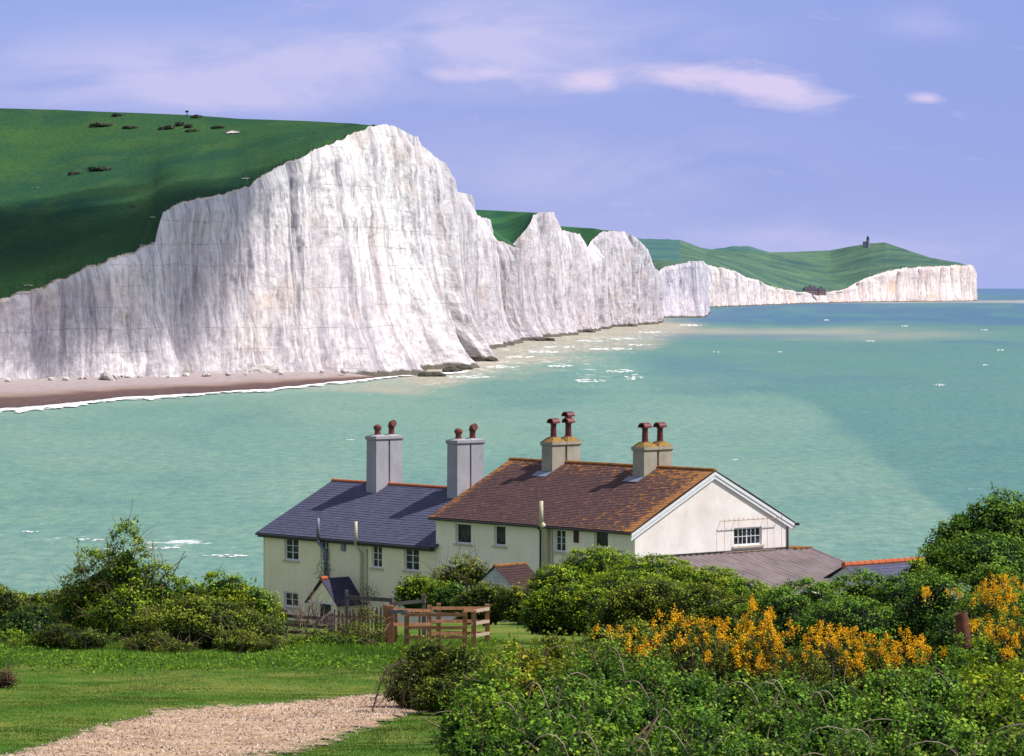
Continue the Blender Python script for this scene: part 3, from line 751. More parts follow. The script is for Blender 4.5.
# chalk scars and scrub on the big down
def hill_pt(px, py, HL=None):
    """world point on the near down hit by the ray through px, py"""
    best = None
    Pn = np.stack(hillA[:60])             # rows, cols, 3
    X = 512+Pn[..., 0]/Pn[..., 1]*F; Y = HOR+(CAMH-Pn[..., 2])*F/Pn[..., 1]
    k = np.argmin((X-px)**2+((Y-py)*1.5)**2); i, j = np.unravel_index(k, X.shape)
    return Pn[i, j]
def flat_patch(cx, cy, w_, h_, sd):
    import bmesh
    rs = np.random.RandomState(sd)
    ctr = hill_pt(cx, cy); V = [tuple(ctr+np.array([0,-.3,.5]))]; n = 22
    for k in range(n):
        a = 2*math.pi*k/n; r = .55+.6*rs.rand()
        p = hill_pt(cx+math.cos(a)*w_/2*r, cy+math.sin(a)*h_/2*r)
        d = p[1]; V.append(((cx+math.cos(a)*w_/2*r-512)/F*d, d, CAMH-(cy+math.sin(a)*h_/2*r-HOR)*d/F+.15))
    me = bpy.data.meshes.new('chalk_scar'); me.from_pydata(V, [], [(0, 1+k, 1+(k+1) % n) for k in range(n)]); me.update()
    return me
scar = simple('bare_chalk', (.60,.55,.50), (.48,.42,.38), .3, .95, .05)
for i, (cx, cy, w_, h_) in enumerate([(232,132.4,17,2.2),(224,134.3,12,1.0),(246,179,12,1.8),(134,206,9,.8),(35,188,8,.8),(153,218,7,1.),(142,246,9,1.),(28,286,12,1.1),(22,294,14,1.2),(34,291,7,1.)]):
    tag(link('chalk_scar', flat_patch(cx, cy, w_, h_, i), scar), 'bare chalk scrape in the turf of the big down', kind='structure')

# ---------------------------------------------------------------- leaves
def leaf_mesh(name, pos, nrm, size, v, aspect=.62, rs=None, fold=False):
    n = len(pos)
    nrm = nrm/(np.linalg.norm(nrm, axis=1)[:, None]+1e-9)
    r = rs.normal(size=(n, 3)); a = np.cross(nrm, r); a /= np.linalg.norm(a, axis=1)[:, None]+1e-9
    b = np.cross(nrm, a)
    s = size[:, None]
    Vv = np.stack([pos-a*s*.5, pos+b*s*aspect*.5-a*s*.08, pos+a*s*.5, pos-b*s*aspect*.5-a*s*.08], 1).reshape(-1, 3)
    Fa = np.arange(4*n).reshape(-1, 4)
    return Vv, Fa, np.repeat(v, 4)

def zt(x, d):
    z = np.interp(d, [-60,0,30,45,66,85,120,150,168,176,186,200,212,222,236,262,300], [28,25.1,21.6,20.0,18.15,17.0,14.9,12.7,10.9,10.2,9.3,8.55,8.2,7.4,1.0,-4,-8])
    return z
def ztn(x, d):
    return zt(x, d)+(fbm(np.asarray(x)/6., np.asarray(d)/6., 3)-.5)*.5*np.interp(d, [0,150,170,300], [1,1,.3,.3])
def ground_pt(px, py):
    ds = np.linspace(40, 210, 1400); xs = (px-512)/F*ds
    zr = CAMH-(py-HOR)/F*ds
    g = ztn(xs, ds); k = np.argmax(zr < g)
    return xs[k], ds[k], float(g[k])

def twig_poly(mb, p, dirv, L, r, rs, n=5, droop=.0, wig=.25, sides=4):
    pts = [np.array(p, float)]; d = np.array(dirv, float); d /= np.linalg.norm(d)
    for i in range(n):
        d = d+rs.normal(size=3)*wig*.5+np.array([0, 0, -droop/n]); d /= np.linalg.norm(d)
        pts.append(pts[-1]+d*L/n)
    mb.tube(pts, [r*(1-.8*i/n) for i in range(n+1)], sides, cap=False)
    return pts

def bush(name, label, group, lobes, mleaf, s=.08, cover=2.6, seed=1, tone=.5, twigs=40, twig_mat='bark', twig_out=.25, clump=.20, twig_len=.5,
         cat='bush', root=None, gap=0.0, lumps=.35, spiky=0, vrange=.5, trunk=True, stemcount=5, aspect=.62):
    """lobes: (px, py_top, half width px, depth, depth ratio)"""
    rs = np.random.RandomState(seed)
    L = []
    for lb in lobes:
        px, py, hw, d = lb[:4]; ry = lb[4] if len(lb) > 4 else .8
        base = lb[5] if len(lb) > 5 else None
        x = (px-512)/F*d; zt_ = CAMH-(py-HOR)/F*d; zb = float(ztn(x, d)) if base is None else CAMH-(base-HOR)/F*d
        rx = hw/F*d; h = max(.4, (zt_-zb)*1.07)
        L.append((x, d, zb, rx, max(rx*ry, .5), h))
    x0 = sum(l[0] for l in L)/len(L); y0 = sum(l[1] for l in L)/len(L); z0 = float(ztn(x0, y0))
    areas = np.array([2.4*(l[3]+l[4])*.5*(l[5]+min(l[3], l[4])*.6)*1.3 for l in L])
    e = empty(name, (x0, y0, z0), 0, label, cat, group)
    PV = []; PF = []; PA = []; PT = []; off = 0
    tips = []
    for li, (lx, ly, zb, rx, ry, h) in enumerate(L):
        nl = int(cover*areas[li]/(s*s*.5))
        cr = clump*(.6+.4*min(h, rx))
        nc = int(max(30, areas[li]/(cr*cr)*1.5))
        u = rs.normal(size=(nc, 3)); u[:, 2] = np.abs(u[:, 2])*1.0-.62*(rs.rand(nc) < .6)
        u[:, 1] -= .25
        u /= np.linalg.norm(u, axis=1)[:, None]
        lump = fbm(u[:, 0]*2.3+seed, u[:, 2]*2.3+u[:, 1]*1.7+seed*2, seed % 40, 3)
        rad = 1-lumps*.5+lumps*(lump-.5)*2*.5+rs.rand(nc)*.10-.08
        rad = rad+lumps*.25+.06
        zc = zb+.38*h
        def place(uv_, rr):
            up = np.where(uv_[:, 2] > 0, .62*h, .55*h)
            return np.stack([lx+uv_[:, 0]*rx*rr, ly+uv_[:, 1]*ry*rr, zc+uv_[:, 2]*up*rr], 1)
        cc = place(u, np.minimum(rad, 1.08)-cr*.35/max(rx, .5))
        ctone = rs.normal(size=nc)*.15+ (lump-.5)*.75
        keep = rs.rand(nc) > gap
        cc, uu, ctone = cc[keep], u[keep], ctone[keep]; nc = len(cc)
        ci = rs.randint(0, nc, nl)
        o = rs.normal(size=(nl, 3)); o /= np.linalg.norm(o, axis=1)[:, None]
        o[:, 2] = o[:, 2]*.8+.12
        rr = cr*(rs.rand(nl)**.45)
        crs = (.6+.8*rs.rand(nc))[ci]
        pos = cc[ci]+o*(rr*crs)[:, None]*np.array([1.15, 1.15, .8])
        nrm = uu[ci]*.5+o*.7+np.array([.1, -.05, .5])+rs.normal(size=(nl, 3))*.55
        sz = s*(.55+.9*rs.rand(nl))
        vv = tone-.075+ctone[ci]*1.25+ o[:, 2]*.40*(rr/cr) + (rr/cr-.72)*.62 + rs.normal(size=nl)*.075*vrange*2 + uu[ci][:, 2]*.06  # light and shade in the tone: tops and outer leaves brighter, insides darker
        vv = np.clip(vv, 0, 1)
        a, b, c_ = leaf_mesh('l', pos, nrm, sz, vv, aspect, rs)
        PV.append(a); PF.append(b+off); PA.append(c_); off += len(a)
        hue = rs.rand(nc)[ci]*.55+.45*np.clip(fbm(pos[:, 0]*1.1+seed, pos[:, 2]*1.5+pos[:, 1]*.4, 7, 3)*2-.6, 0, 1)+rs.normal(size=nl)*.12; PT.append(np.repeat(np.clip(hue, 0, 1), 4))
        # shoots beyond the surface
        k = rs.randint(0, nc, max(4, int(twigs*.5/len(L)))); tips += [(cc[q], uu[q], (lx, ly, zb)) for q in k]
        for sh in range(spiky):
            q = rs.randint(0, nc); m_ = 26
            dr = uu[q]*.5+np.array([rs.normal()*.3, rs.normal()*.3, 1.0]); dr /= np.linalg.norm(dr)
            ln = cr*(1.2+1.6*rs.rand()); tq = rs.rand(m_)
            pos = cc[q]+dr*ln*tq[:, None]+rs.normal(size=(m_, 3))*s*.6*(1.1-tq[:, None])
            a, b, c_ = leaf_mesh('l', pos, rs.normal(size=(m_, 3))+np.array([0,0,.4]), s*(.6+.6*rs.rand(m_)), np.clip(tone+.18+rs.normal(size=m_)*.12, 0, 1), aspect, rs)
            PV.append(a); PF.append(b+off); PA.append(c_); off += len(a); PT.append(np.full(len(a), rs.rand()*.7))
        # dark inner hull: inside shade painted in, hides the hollow
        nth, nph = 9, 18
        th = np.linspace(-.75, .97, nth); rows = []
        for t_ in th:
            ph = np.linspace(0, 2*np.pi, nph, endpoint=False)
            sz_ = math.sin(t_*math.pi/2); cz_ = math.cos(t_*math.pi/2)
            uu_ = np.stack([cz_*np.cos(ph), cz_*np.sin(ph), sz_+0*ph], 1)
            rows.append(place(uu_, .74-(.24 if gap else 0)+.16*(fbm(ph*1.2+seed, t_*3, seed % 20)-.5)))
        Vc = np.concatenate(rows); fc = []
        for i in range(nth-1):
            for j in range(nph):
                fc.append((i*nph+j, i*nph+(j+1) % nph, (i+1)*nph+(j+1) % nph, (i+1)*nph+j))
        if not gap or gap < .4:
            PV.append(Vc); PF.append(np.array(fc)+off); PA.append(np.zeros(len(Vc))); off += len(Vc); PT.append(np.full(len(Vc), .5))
    Vv = np.concatenate(PV)-np.array([x0, y0, z0])
    me = np_mesh('foliage', Vv, np.concatenate(PF), 4, {'v': np.concatenate(PA), 't': np.concatenate(PT)}, False)
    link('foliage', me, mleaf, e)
    if twigs:
        mb = MB()
        for (c_, u_, bs) in tips:
            b0 = np.array([bs[0]+rs.normal()*.2, bs[1]+rs.normal()*.2, bs[2]+.1])
            c_ = np.array(c_); org = np.array([x0, y0, z0])
            d_ = u_*.7+np.array([0, 0, .5])+rs.normal(size=3)*.35
            twig_poly(mb, c_-org-u_*.15, d_, twig_len*(.5+rs.rand()), .010 if s < .07 else .014, rs, 4, droop=twig_out, wig=.35, sides=3)
        for l in L:
            for _ in range(stemcount):
                b0 = np.array([l[0]+rs.normal()*l[3]*.15-x0, l[1]+rs.normal()*.2-y0, l[2]-.1-z0])
                twig_poly(mb, b0, (rs.normal()*.4, rs.normal()*.4, 1), l[5]*.85, .05, rs, 6, wig=.3, sides=5)
        mb.build('branches', M[twig_mat], e)
    return e, L

LF = {}
LF['bramble'] = mat_leaf('bramble_leaf', (.008,.024,.007), (.075,.175,.018), (.27,.46,.040))
LF['bright'] = mat_leaf('fresh_leaf', (.012,.034,.007), (.13,.235,.012), (.40,.54,.026))
LF['olive'] = mat_leaf('olive_leaf', (.014,.022,.006), (.085,.135,.014), (.38,.44,.038))
LF['dark'] = mat_leaf('dark_leaf', (.007,.020,.008), (.042,.115,.016), (.22,.38,.032))
LF['yellow'] = mat_leaf('yellowgreen_leaf', (.014,.034,.008), (.15,.20,.012), (.46,.46,.03))
LF['brown'] = mat_leaf('brown_leaf', (.03,.018,.010), (.10,.065,.030), (.20,.14,.06))
LF['flower'] = mat_leaf('gorse_flower', (.55,.14,.003), (1.0,.56,.008), (1.0,.76,.03), .35)
LF['grass'] = mat_leaf('grass_blade', (.040,.085,.010), (.12,.235,.020), (.30,.42,.045), .3)
LF['straw'] = mat_leaf('dry_grass', (.10,.08,.03), (.25,.20,.08), (.45,.36,.18), .2)

# ---------------------------------------------------------------- ground + track
def ground():
    ds = np.concatenate([np.arange(-60, 40, 8.0), np.arange(40, 130, .7), np.arange(130, 240, 2.2), [250, 275, 300]])
    xs = np.concatenate([np.arange(-120, -22, 7.0), np.arange(-22, 22, .5), np.arange(22, 121, 7.0)])
    X, D = np.meshgrid(xs, ds)
    Z = ztn(X, D)
    me = np_mesh('ground', np.stack([X, D, Z], -1).reshape(-1, 3), grid_faces(len(ds), len(xs)), 4, None, True)
    m, nt, out = mat('turf')
    v = coords(nt)
    a = noise(nt, v, .35, 5, .6); b = noise(nt, v, 3.0, 6, .65); e = noise(nt, v, 22, 4, .6)
    c = mixc(nt, ramp(nt, a, [(.40, 0.), (.60, 1.)]), (.070,.160,.018), (.20,.22,.045))
    c = mixc(nt, math_(nt, 'MULTIPLY', ramp(nt, b, [(.48, 0.), (.72, 1.)]), .5), c, (.13,.17,.04))
    c = mixc(nt, ramp(nt, e, [(.35, .55), (.55, 0.)]), c, (.02,.06,.01))
    bsdf(nt, out, c, .95, .05, e, .6, .06)
    tag(link('ground', me, m), 'mown green turf sloping down to the cottages', kind='structure')
ground()

def track():
    lo = [(-120,800),(30,795),(170,778),(285,757),(350,739),(400,719),(440,707),(520,700),(620,696)]
    up = [(-130,770),(20,752),(88,728),(150,711),(240,705),(320,700),(385,693),(520,682),(620,676)]
    N = 260; NR = 26
    sI = np.linspace(0, len(lo)-1, N); k = np.arange(len(lo))
    rows = []; at = []
    lo_w = np.array([ground_pt(*p)[:2] for p in lo]); up_w = np.array([ground_pt(*p)[:2] for p in up])
    f = lambda A, j: np.interp(sI, k, A[:, j])
    lx, ld, ux, ud = f(lo_w, 0), f(lo_w, 1), f(up_w, 0), f(up_w, 1)
    j1 = (fbm(sI*9, 0, 31)-.5)*.16+(fbm(sI*40, 0, 35)-.5)*.08; j2 = (fbm(sI*9, 9, 32)-.5)*.14+(fbm(sI*40, 7, 36)-.5)*.08
    for q in np.linspace(0, 1, NR):
        qq = -j1*0+q*(1+j2-j1)+j1
        x = lx+(ux-lx)*qq; d = ld+(ud-ld)*qq
        e = np.minimum(q, 1-q)
        z = ztn(x, d)+.02+.03*min(1, e*8)
        rows.append(np.stack([x, d, z], 1)); at.append(x*0+e)
    me = np_mesh('gravel_track', np.concatenate(rows), grid_faces(NR, N), 4, {'q': np.concatenate(at)}, True)
    m, nt, out = mat('chalky_gravel')
    v = coords(nt)
    vo = nd(nt, 'ShaderNodeTexVoronoi', None, Vector=v, Scale=15.0, Randomness=1.0)
    vo2 = nd(nt, 'ShaderNodeTexVoronoi', None, Vector=v, Scale=30.0, Randomness=1.0)
    g = noise(nt, v, .9, 5, .65); g2 = noise(nt, coords(nt, 'Object', (.5, 1.5, 1)), 1.6, 5)
    bw = nd(nt, 'ShaderNodeSeparateColor', None, Color=vo.outputs['Color']).outputs[0]
    bw2 = nd(nt, 'ShaderNodeSeparateColor', None, Color=vo2.outputs['Color']).outputs[1]
    c = mixc(nt, ramp(nt, g, [(.38, 0.), (.60, 1.)]), (.46,.31,.19), (.30,.18,.105))
    sp1 = noise(nt, coords(nt, 'Object', (1, .35, 1)), 16, 3, .7); sp2 = noise(nt, coords(nt, 'Object', (1, .35, 1)), 9, 4, .7)
    c = mixc(nt, ramp(nt, sp1, [(.52, 0.), (.62, .8)]), c, (.64,.53,.43))
    c = mixc(nt, ramp(nt, sp2, [(.34, .7), (.45, 0.)]), c, (.17,.11,.08))
    q = nd(nt, 'ShaderNodeAttribute', {'attribute_name': 'q'}).outputs['Fac']
    eg = math_(nt, 'ADD', q, math_(nt, 'MULTIPLY', math_(nt, 'SUBTRACT', g2, .5), .5))
    c = mixc(nt, ramp(nt, eg, [(.0, .9), (.10, 0.)]), c, (.075,.13,.025))
    b_ = bsdf(nt, out, c, .95, .1)
    ea = math_(nt, 'ADD', math_(nt, 'MULTIPLY', q, 2.2), math_(nt, 'SUBTRACT', noise(nt, coords(nt, 'Object', (1, .6, 1)), 1.3, 7, .75), .5))
    nt.links.new(ramp(nt, ea, [(.05, 0.), (.14, 1.)]), b_.inputs['Alpha'])
    tag(link('gravel_track', me, m), 'pinkish brown gravel track curving through the grass', kind='structure')
    # loose stones
    rs = np.random.RandomState(5); n = 16000
    si = rs.rand(n)*(len(lo)-1); q = rs.rand(n)*1.04-.02
    g_ = lambda A, j: np.interp(si, k, A[:, j])
    x = g_(lo_w, 0)*(1-q)+g_(up_w, 0)*q; d = g_(lo_w, 1)*(1-q)+g_(up_w, 1)*q
    eg_ = np.minimum(q, 1-q); z = ztn(x, d)+.02+.03*np.clip(eg_*8, 0, 1)+.005; s = (.010+.038*rs.rand(n)**3)*np.clip(.45+eg_*5, 0, 1)
    c_ = np.stack([x, d, z], 1)
    o = np.array([[1,0,-.3],[-.5,.87,-.3],[-.5,-.87,-.3],[0,0,.8]])
    an = rs.rand(n)*6.28; ca, sa = np.cos(an)[:, None], np.sin(an)[:, None]
    ox = o[None, :, 0]*ca-o[None, :, 1]*sa; oy = o[None, :, 0]*sa+o[None, :, 1]*ca
    Vv = c_[:, None, :]+np.stack([ox, oy*.8, o[None, :, 2]+0*ox], -1)*s[:, None, None]*(.7+.6*rs.rand(n, 4, 1))
    b = np.arange(n)[:, None]*4
    Fa = np.concatenate([b+np.array([[0,1,3]]), b+np.array([[1,2,3]]), b+np.array([[2,0,3]])])
    me = np_mesh('gravel', Vv.reshape(-1, 3), Fa, 3, {'v': np.repeat(rs.rand(n), 4)})
    tag(link('gravel', me, mat_leaf('stone', (.22,.14,.10), (.46,.34,.26), (.74,.66,.57), 0)), 'loose pale stones scattered over the track', kind='stuff')
    return lo_w, up_w
LO, UP = track()

def grass():
    rs = np.random.RandomState(9)
    def blades(n, dmin, dmax, hmin, hmax, pxmin, pxmax, w_, tonef, ex_track=True, dens=None):
        d = dmin+(dmax-dmin)*rs.rand(n); px = pxmin+(pxmax-pxmin)*rs.rand(n)
        x = (px-512)/F*d
        if dens is not None:
            keep = rs.rand(n) < dens(x, d); x = x[keep]; d = d[keep]
        if ex_track:
            o = np.argsort(LO[:, 0]); lo_d = np.interp(x, LO[o, 0], LO[o, 1]); o = np.argsort(UP[:, 0]); up_d = np.interp(x, UP[o, 0], UP[o, 1])
            jj = (fbm(x*1.3, d*.5, 12)-.5)*4.5+.5*rs.normal(size=len(x))
            keep = ~((d > lo_d+jj+.6) & (d < up_d+jj*.8-.6)); x = x[keep]; d = d[keep]
        n = len(x); z = ztn(x, d)
        h = (hmin+(hmax-hmin)*rs.rand(n))*(.5+fbm(x*.9, d*.5, 8))
        a = rs.rand(n)*6.28; lean = rs.rand(n)*.6*h
        bx, by = np.cos(a)*w_, np.sin(a)*w_
        la = rs.rand(n)*6.28
        p0 = np.stack([x-bx, d-by, z-.01], 1); p1 = np.stack([x+bx, d+by, z-.01], 1)
        p2 = np.stack([x+np.cos(la)*lean, d+np.sin(la)*lean, z+h], 1)
        V = np.stack([p0, p1, p2], 1).reshape(-1, 3)
        v = np.clip(tonef(x, d)+rs.normal(size=n)*.16, 0, 1)
        return V, np.arange(3*n).reshape(-1, 3), np.repeat(v, 3)
    tn = lambda x, d: .50+1.3*(fbm(x*.45, d*.22, 4)-.5)
    V, Fa, v = blades(230000, 62, 114, .012, .034, -40, 560, .012, tn)
    tag(link('grass', np_mesh('grass', V, Fa, 3, {'v': v}), LF['grass']), 'short green turf beside the track', kind='stuff')
    dn = lambda x, d: np.clip((fbm(x*.7, d*.35, 22)-.40)*5, .05, 1)
    V, Fa, v = blades(140000, 102, 128, .05, .24, -60, 760, .014, lambda x, d: tn(x, d)+.06, False, dn)
    tag(link('long_grass', np_mesh('long_grass', V, Fa, 3, {'v': v}), LF['grass']), 'longer rough grass along the bushes and fence', kind='stuff')
    dn = lambda x, d: np.clip((fbm(x*1.2, d*.6, 27)-.58)*6, 0, 1)
    V, Fa, v = blades(34000, 66, 128, .02, .10, -60, 560, .010, lambda x, d: .5+0*x, True, dn)
    tag(link('dry_grass', np_mesh('dry_grass', V, Fa, 3, {'v': v}), LF['straw']), 'straw coloured dead grass in the turf', kind='stuff')
grass()

# low leafy weeds along the rough edge (ground cover)
def groundcover():
    rs = np.random.RandomState(19); n = 110000
    d = 98+30*rs.rand(n); px = -50+560*rs.rand(n); x = (px-512)/F*d
    k = rs.rand(n) < np.clip((fbm(x*.55, d*.25, 42)-.47)*7, 0, 1)*np.clip((d-98)/10, 0, 1); x = x[k]; d = d[k]; n = len(x)
    z = ztn(x, d)+rs.rand(n)*.35*fbm(x*.6, d*.4, 43)
    V, Fa, v = leaf_mesh('w', np.stack([x, d, z], 1), rs.normal(size=(n, 3))*.6+np.array([.2,-.2,.9]), .05+.07*rs.rand(n), np.clip(.5+rs.normal(size=n)*.2, 0, 1), .7, rs)
    tag(link('weeds', np_mesh('weeds', V, Fa, 4, {'v': v}), LF['bright']), 'leafy weeds and nettles in front of the fence', kind='stuff')
groundcover()

# ---------------------------------------------------------------- cottages
HA = -math.atan2(.753, .658)              # rotation of the house frame
BX, BD = 5.94, 174.0
ca, sa = math.cos(HA), math.sin(HA)
def HW(x, y): return (BX+x*ca-y*sa, BD+x*sa+y*ca)
def fx(px, y=0.0):                         # local X of a plane at local Y for a pixel column
    k = (px-512)/F; x0, d0 = HW(0, y)
    return (d0*k-x0)/(ca-sa*k)
def fz(px_x, y, py):
    d = HW(px_x, y)[1]; return CAMH-(py-HOR)/F*d
def gy(px, x=0.0):                         # local Y on a plane at local X
    k = (px-512)/F; x0, d0 = HW(x, 0)
    return (d0*k-x0)/(-sa-ca*k)

def wall_mesh(mb, L0, L1, z0, z1, holes, thick=.25, reveal=.16, mi=0, rmi=0):
    """wall in the plane Y=0 facing -Y, X from L0 to L1, with openings"""
    xs = sorted({L0, L1, *[h[0] for h in holes], *[h[1] for h in holes]})
    zs = sorted({z0, z1, *[h[2] for h in holes], *[h[3] for h in holes]})
    for i in range(len(xs)-1):
        for j in range(len(zs)-1):
            cx, cz = (xs[i]+xs[i+1])/2, (zs[j]+zs[j+1])/2
            if any(h[0] < cx < h[1] and h[2] < cz < h[3] for h in holes): continue
            mb.add([(xs[i],0,zs[j]),(xs[i+1],0,zs[j]),(xs[i+1],0,zs[j+1]),(xs[i],0,zs[j+1])], [(0,1,2,3)], mi)
    for (a, b, c_, d_) in holes:
        r = reveal
        mb.add([(a,0,c_),(a,r,c_),(a,r,d_),(a,0,d_)], [(0,1,2,3)], rmi)
        mb.add([(b,0,c_),(b,r,c_),(b,r,d_),(b,0,d_)], [(3,2,1,0)], rmi)
        mb.add([(a,0,c_),(b,0,c_),(b,r,c_),(a,r,c_)], [(0,1,2,3)], rmi)
        mb.add([(a,0,d_),(b,0,d_),(b,r,d_),(a,r,d_)], [(3,2,1,0)], rmi)

def window(parent, x, y, z0, w_, h_, cols, rowsn, rz=0, reveal=.16, sill=True, fr=.085, gb=.022, label=None):
    """origin at bottom centre of opening, facing local -Y"""
    mb = MB()
    W = w_/2; a, b = reveal-.07, reveal-.01
    mb.box(-W, -W+fr, a, b, 0, h_); mb.box(W-fr, W, a, b, 0, h_)
    mb.box(-W+fr, W-fr, a, b, 0, fr); mb.box(-W+fr, W-fr, a, b, h_-fr, h_)
    for c_ in range(1, cols):
        xx = -W+fr+(w_-2*fr)*c_/cols; t = fr*.75 if (cols <= 2 or c_ == cols//2) else gb
        mb.box(xx-t/2, xx+t/2, a+.005, b-.005, fr, h_-fr)
    for r_ in range(1, rowsn):
        zz = fr+(h_-2*fr)*r_/rowsn
        mb.box(-W+fr, W-fr, a+.012, b-.012, zz-gb/2, zz+gb/2)
    o = mb.build('window', M['white_paint'], parent, (x, y, z0), rz)
    if label: o['label'] = label
    g = MB(); g.box(-W+.01, W-.01, reveal-.028, reveal-.02, .01, h_-.01); g.build('pane', M['glass'], o)
    if sill:
        s_ = MB(); s_.box(-W-.12, W+.12, -.07, .04, -.10, -.004); s_.build('sill', M['sill'], o)
    return o

def roof_slab(x0, x1, ye, ze, yr, zr, tile, mroof, parent, name='roof', lich=None, thick=.07, skew=None):
    """one pitched slope from eave (ye, ze) to ridge (yr, zr) between X=x0..x1 with stepped courses"""
    L = math.hypot(yr-ye, zr-ze); n = max(3, int(L/tile)); V = []; Fc = []; uv = []; la = []
    NX = max(2, int(abs(x1-x0)/.35))
    xs = np.linspace(x0, x1, NX)
    ny, nz = -(zr-ze)/L, (yr-ye)/L*(1 if yr > ye else -1)
    if yr < ye: ny = (zr-ze)/L; nz = abs(yr-ye)/L
    def P_(x, s, up):
        t = s/L
        return (x, ye+(yr-ye)*t+ny*up, ze+(zr-ze)*t+nz*up)
    rows = []
    rs = np.random.RandomState(int(abs(x0*7+ze*3)) % 999)
    sag = lambda x, s: .035*math.sin((x-x0)*.55)*math.sin(math.pi*s/L)
    for k in range(n):
        s0, s1 = L*k/n, L*(k+1)/n
        rows.append([P_(x, s0, thick+.013+sag(x, s0)+rs.rand()*.008) for x in xs]); la.append(s0)
        rows.append([P_(x, s1, thick+sag(x, s1)) for x in xs]); la.append(s1)
    rows.insert(0, [P_(x, 0, .0) for x in xs]); la.insert(0, 0.0)
    rows.append([P_(x, L, .0) for x in xs]); la.append(L)
    rows.append([P_(x, 0, -.001) for x in xs]); la.append(0)
    V = np.array(rows).reshape(-1, 3); 
    Fa = grid_faces(len(rows), NX)
    uvs = np.array([[x, s] for s in la for x in xs])
    if lich: ll = np.array([lich((x-x0)/(x1-x0), s/L) for s in la for x in xs])
    else: ll = np.zeros(len(V))
    me = np_mesh(name, V, Fa, 4, {'lich': ll}, False, uvs)
    o = link(name, me, mroof, parent)
    # verge end caps
    mb = MB()
    for x in (x0, x1):
        mb.add([P_(x,0,0), P_(x,0,thick+.013), P_(x,L,thick), P_(x,L,0)], [(0,1,2,3)])
    mb.build('verge', M['black_gutter'] if mroof is M['slate_roof'] else mroof, o)
    return o

def ridge(x0, x1, y, z, m, parent, step=.42):
    mb = MB(); n = int(abs(x1-x0)/step)+1
    for i in range(n):
        a = x0+(x1-x0)*i/n; b = x0+(x1-x0)*(i+1)/n
        r0, r1 = .13, .115; K = 7; vs = []
        for (xx, r) in ((a, r0), (b, r1)):
            for k in range(K):
                an = math.pi*k/(K-1)
                vs.append((xx, y+math.cos(an)*r, z-.05+math.sin(an)*r))
        fs = [(k, k+1, K+k+1, K+k) for k in range(K-1)]+[tuple(range(K)), tuple(range(2*K-1, K-1, -1))]
        mb.add(vs, fs)
    return mb.build('ridge_tiles', m, parent, smooth=False)

def chimney(parent, x, y, zroof, zt_, mshaft, mpot, pots, cap='plain', W=.46, gap=.10, bl=.50, potlabel=None):
    """two joined flue shafts set across the ridge; parent = house"""
    mb = MB(); zb = zroof
    ys = (y-bl-gap/2, y+bl+gap/2)
    for k, yc in enumerate(ys):
        mb.frustum(x, yc, zb, zt_-.22, W, bl, W-.015, bl-.015)
        mb.frustum(x, yc, zt_-.22, zt_-.16, W+.02, bl+.02, W+.055, bl+.045)
        mb.frustum(x, yc, zt_-.16, zt_-.02, W+.055, bl+.045, W+.055, bl+.045)
    mb.box(x-W+.10, x+W-.10, ys[0]+bl-.05, ys[1]-bl+.05, zb, zt_-.06)
    sh = mb.build('chimney', mshaft, parent)
    hm = MB()
    for yc in ys:      # flaunching (sloped mortar, lichen covered on the tiled house)
        hm.frustum(x, yc, zt_-.018, zt_+(.22 if cap == 'moss' else .06), W+.02, bl+.01, .20, .20)
    hm.build('cap', simple('lichen_mortar', (.42,.22,.04), (.12,.11,.07), 5, .95, .05) if cap == 'moss' else mshaft, sh)
    for (dx, dy, h, hood) in pots:
        pm = MB(); base = zt_+(.16 if cap == 'moss' else .03)
        yc = ys[0] if dy < 0 else ys[1]; yc += (abs(dy)-1)
        K = 12
        pm.tube([(x+dx, yc, base), (x+dx, yc, base+.08), (x+dx, yc, base+.10), (x+dx, yc, base+h*.8), (x+dx, yc, base+h*.82), (x+dx, yc, base+h*.92)],
                [.20, .20, .165, .145, .19, .19] if cap == 'moss' else [.19, .19, .16, .16, .20, .20], K)
        p_ = pm.build('chimney_pot', mpot, sh, smooth=False)
        if hood == 'hood':
            hd = MB(); z0 = base+h*.92
            # half-round hood open to two sides
            K = 9; vs = []
            for yy_ in (-.24, .24):
                for r in (.27, .22):
                    for k in range(K):
                        an = math.pi*k/(K-1)
                        vs.append((x+dx+math.cos(an)*r, yc+yy_, z0-.04+math.sin(an)*r*.95))
            fs = []
            for k in range(K-1):
                fs += [(k, k+1, 2*K+k+1, 2*K+k), (K+k+1, K+k, 3*K+k, 3*K+k+1), (k+1, k, K+k, K+k+1), (2*K+k, 2*K+k+1, 3*K+k+1, 3*K+k)]
            fs += [(0, K, 3*K, 2*K), (K-1, 2*K-1, 4*K-1, 3*K-1)]
            hd.add(vs, fs); hd.build('hood', mpot, p_)
        elif hood == 'ball':
            hd = MB(); z0 = base+h*.9
            hd.tube([(x+dx,yc,z0-.1),(x+dx,yc,z0),(x+dx,yc,z0+.12),(x+dx,yc,z0+.2)], [.17,.23,.21,.08], 10); hd.build('cowl', mpot, p_)
        else:
            hd = MB(); z0 = base+h*.88
            hd.tube([(x+dx-.06,yc,z0),(x+dx,yc,z0+.16),(x+dx+.22,yc,z0+.2)], [.17,.17,.2], 8); hd.build('cowl', mpot, p_)
    return sh

GZ1, GZ2 = 10.0, 8.6
# ---- tiled cottage
ZE, ZR, YW = 15.1, 17.74, 10.6
hc = empty('cottage', (*HW(0, 0), 0), HA, 'cream cottage with lichen covered brown tiled roof and white gable', 'cottage')
XL = fx(436)
def opening(px0, px1, py0, py1):
    a, b = sorted((fx(px0), fx(px1))); xm = (a+b)/2
    return (a, b, fz(xm, 0, py1), fz(xm, 0, py0))
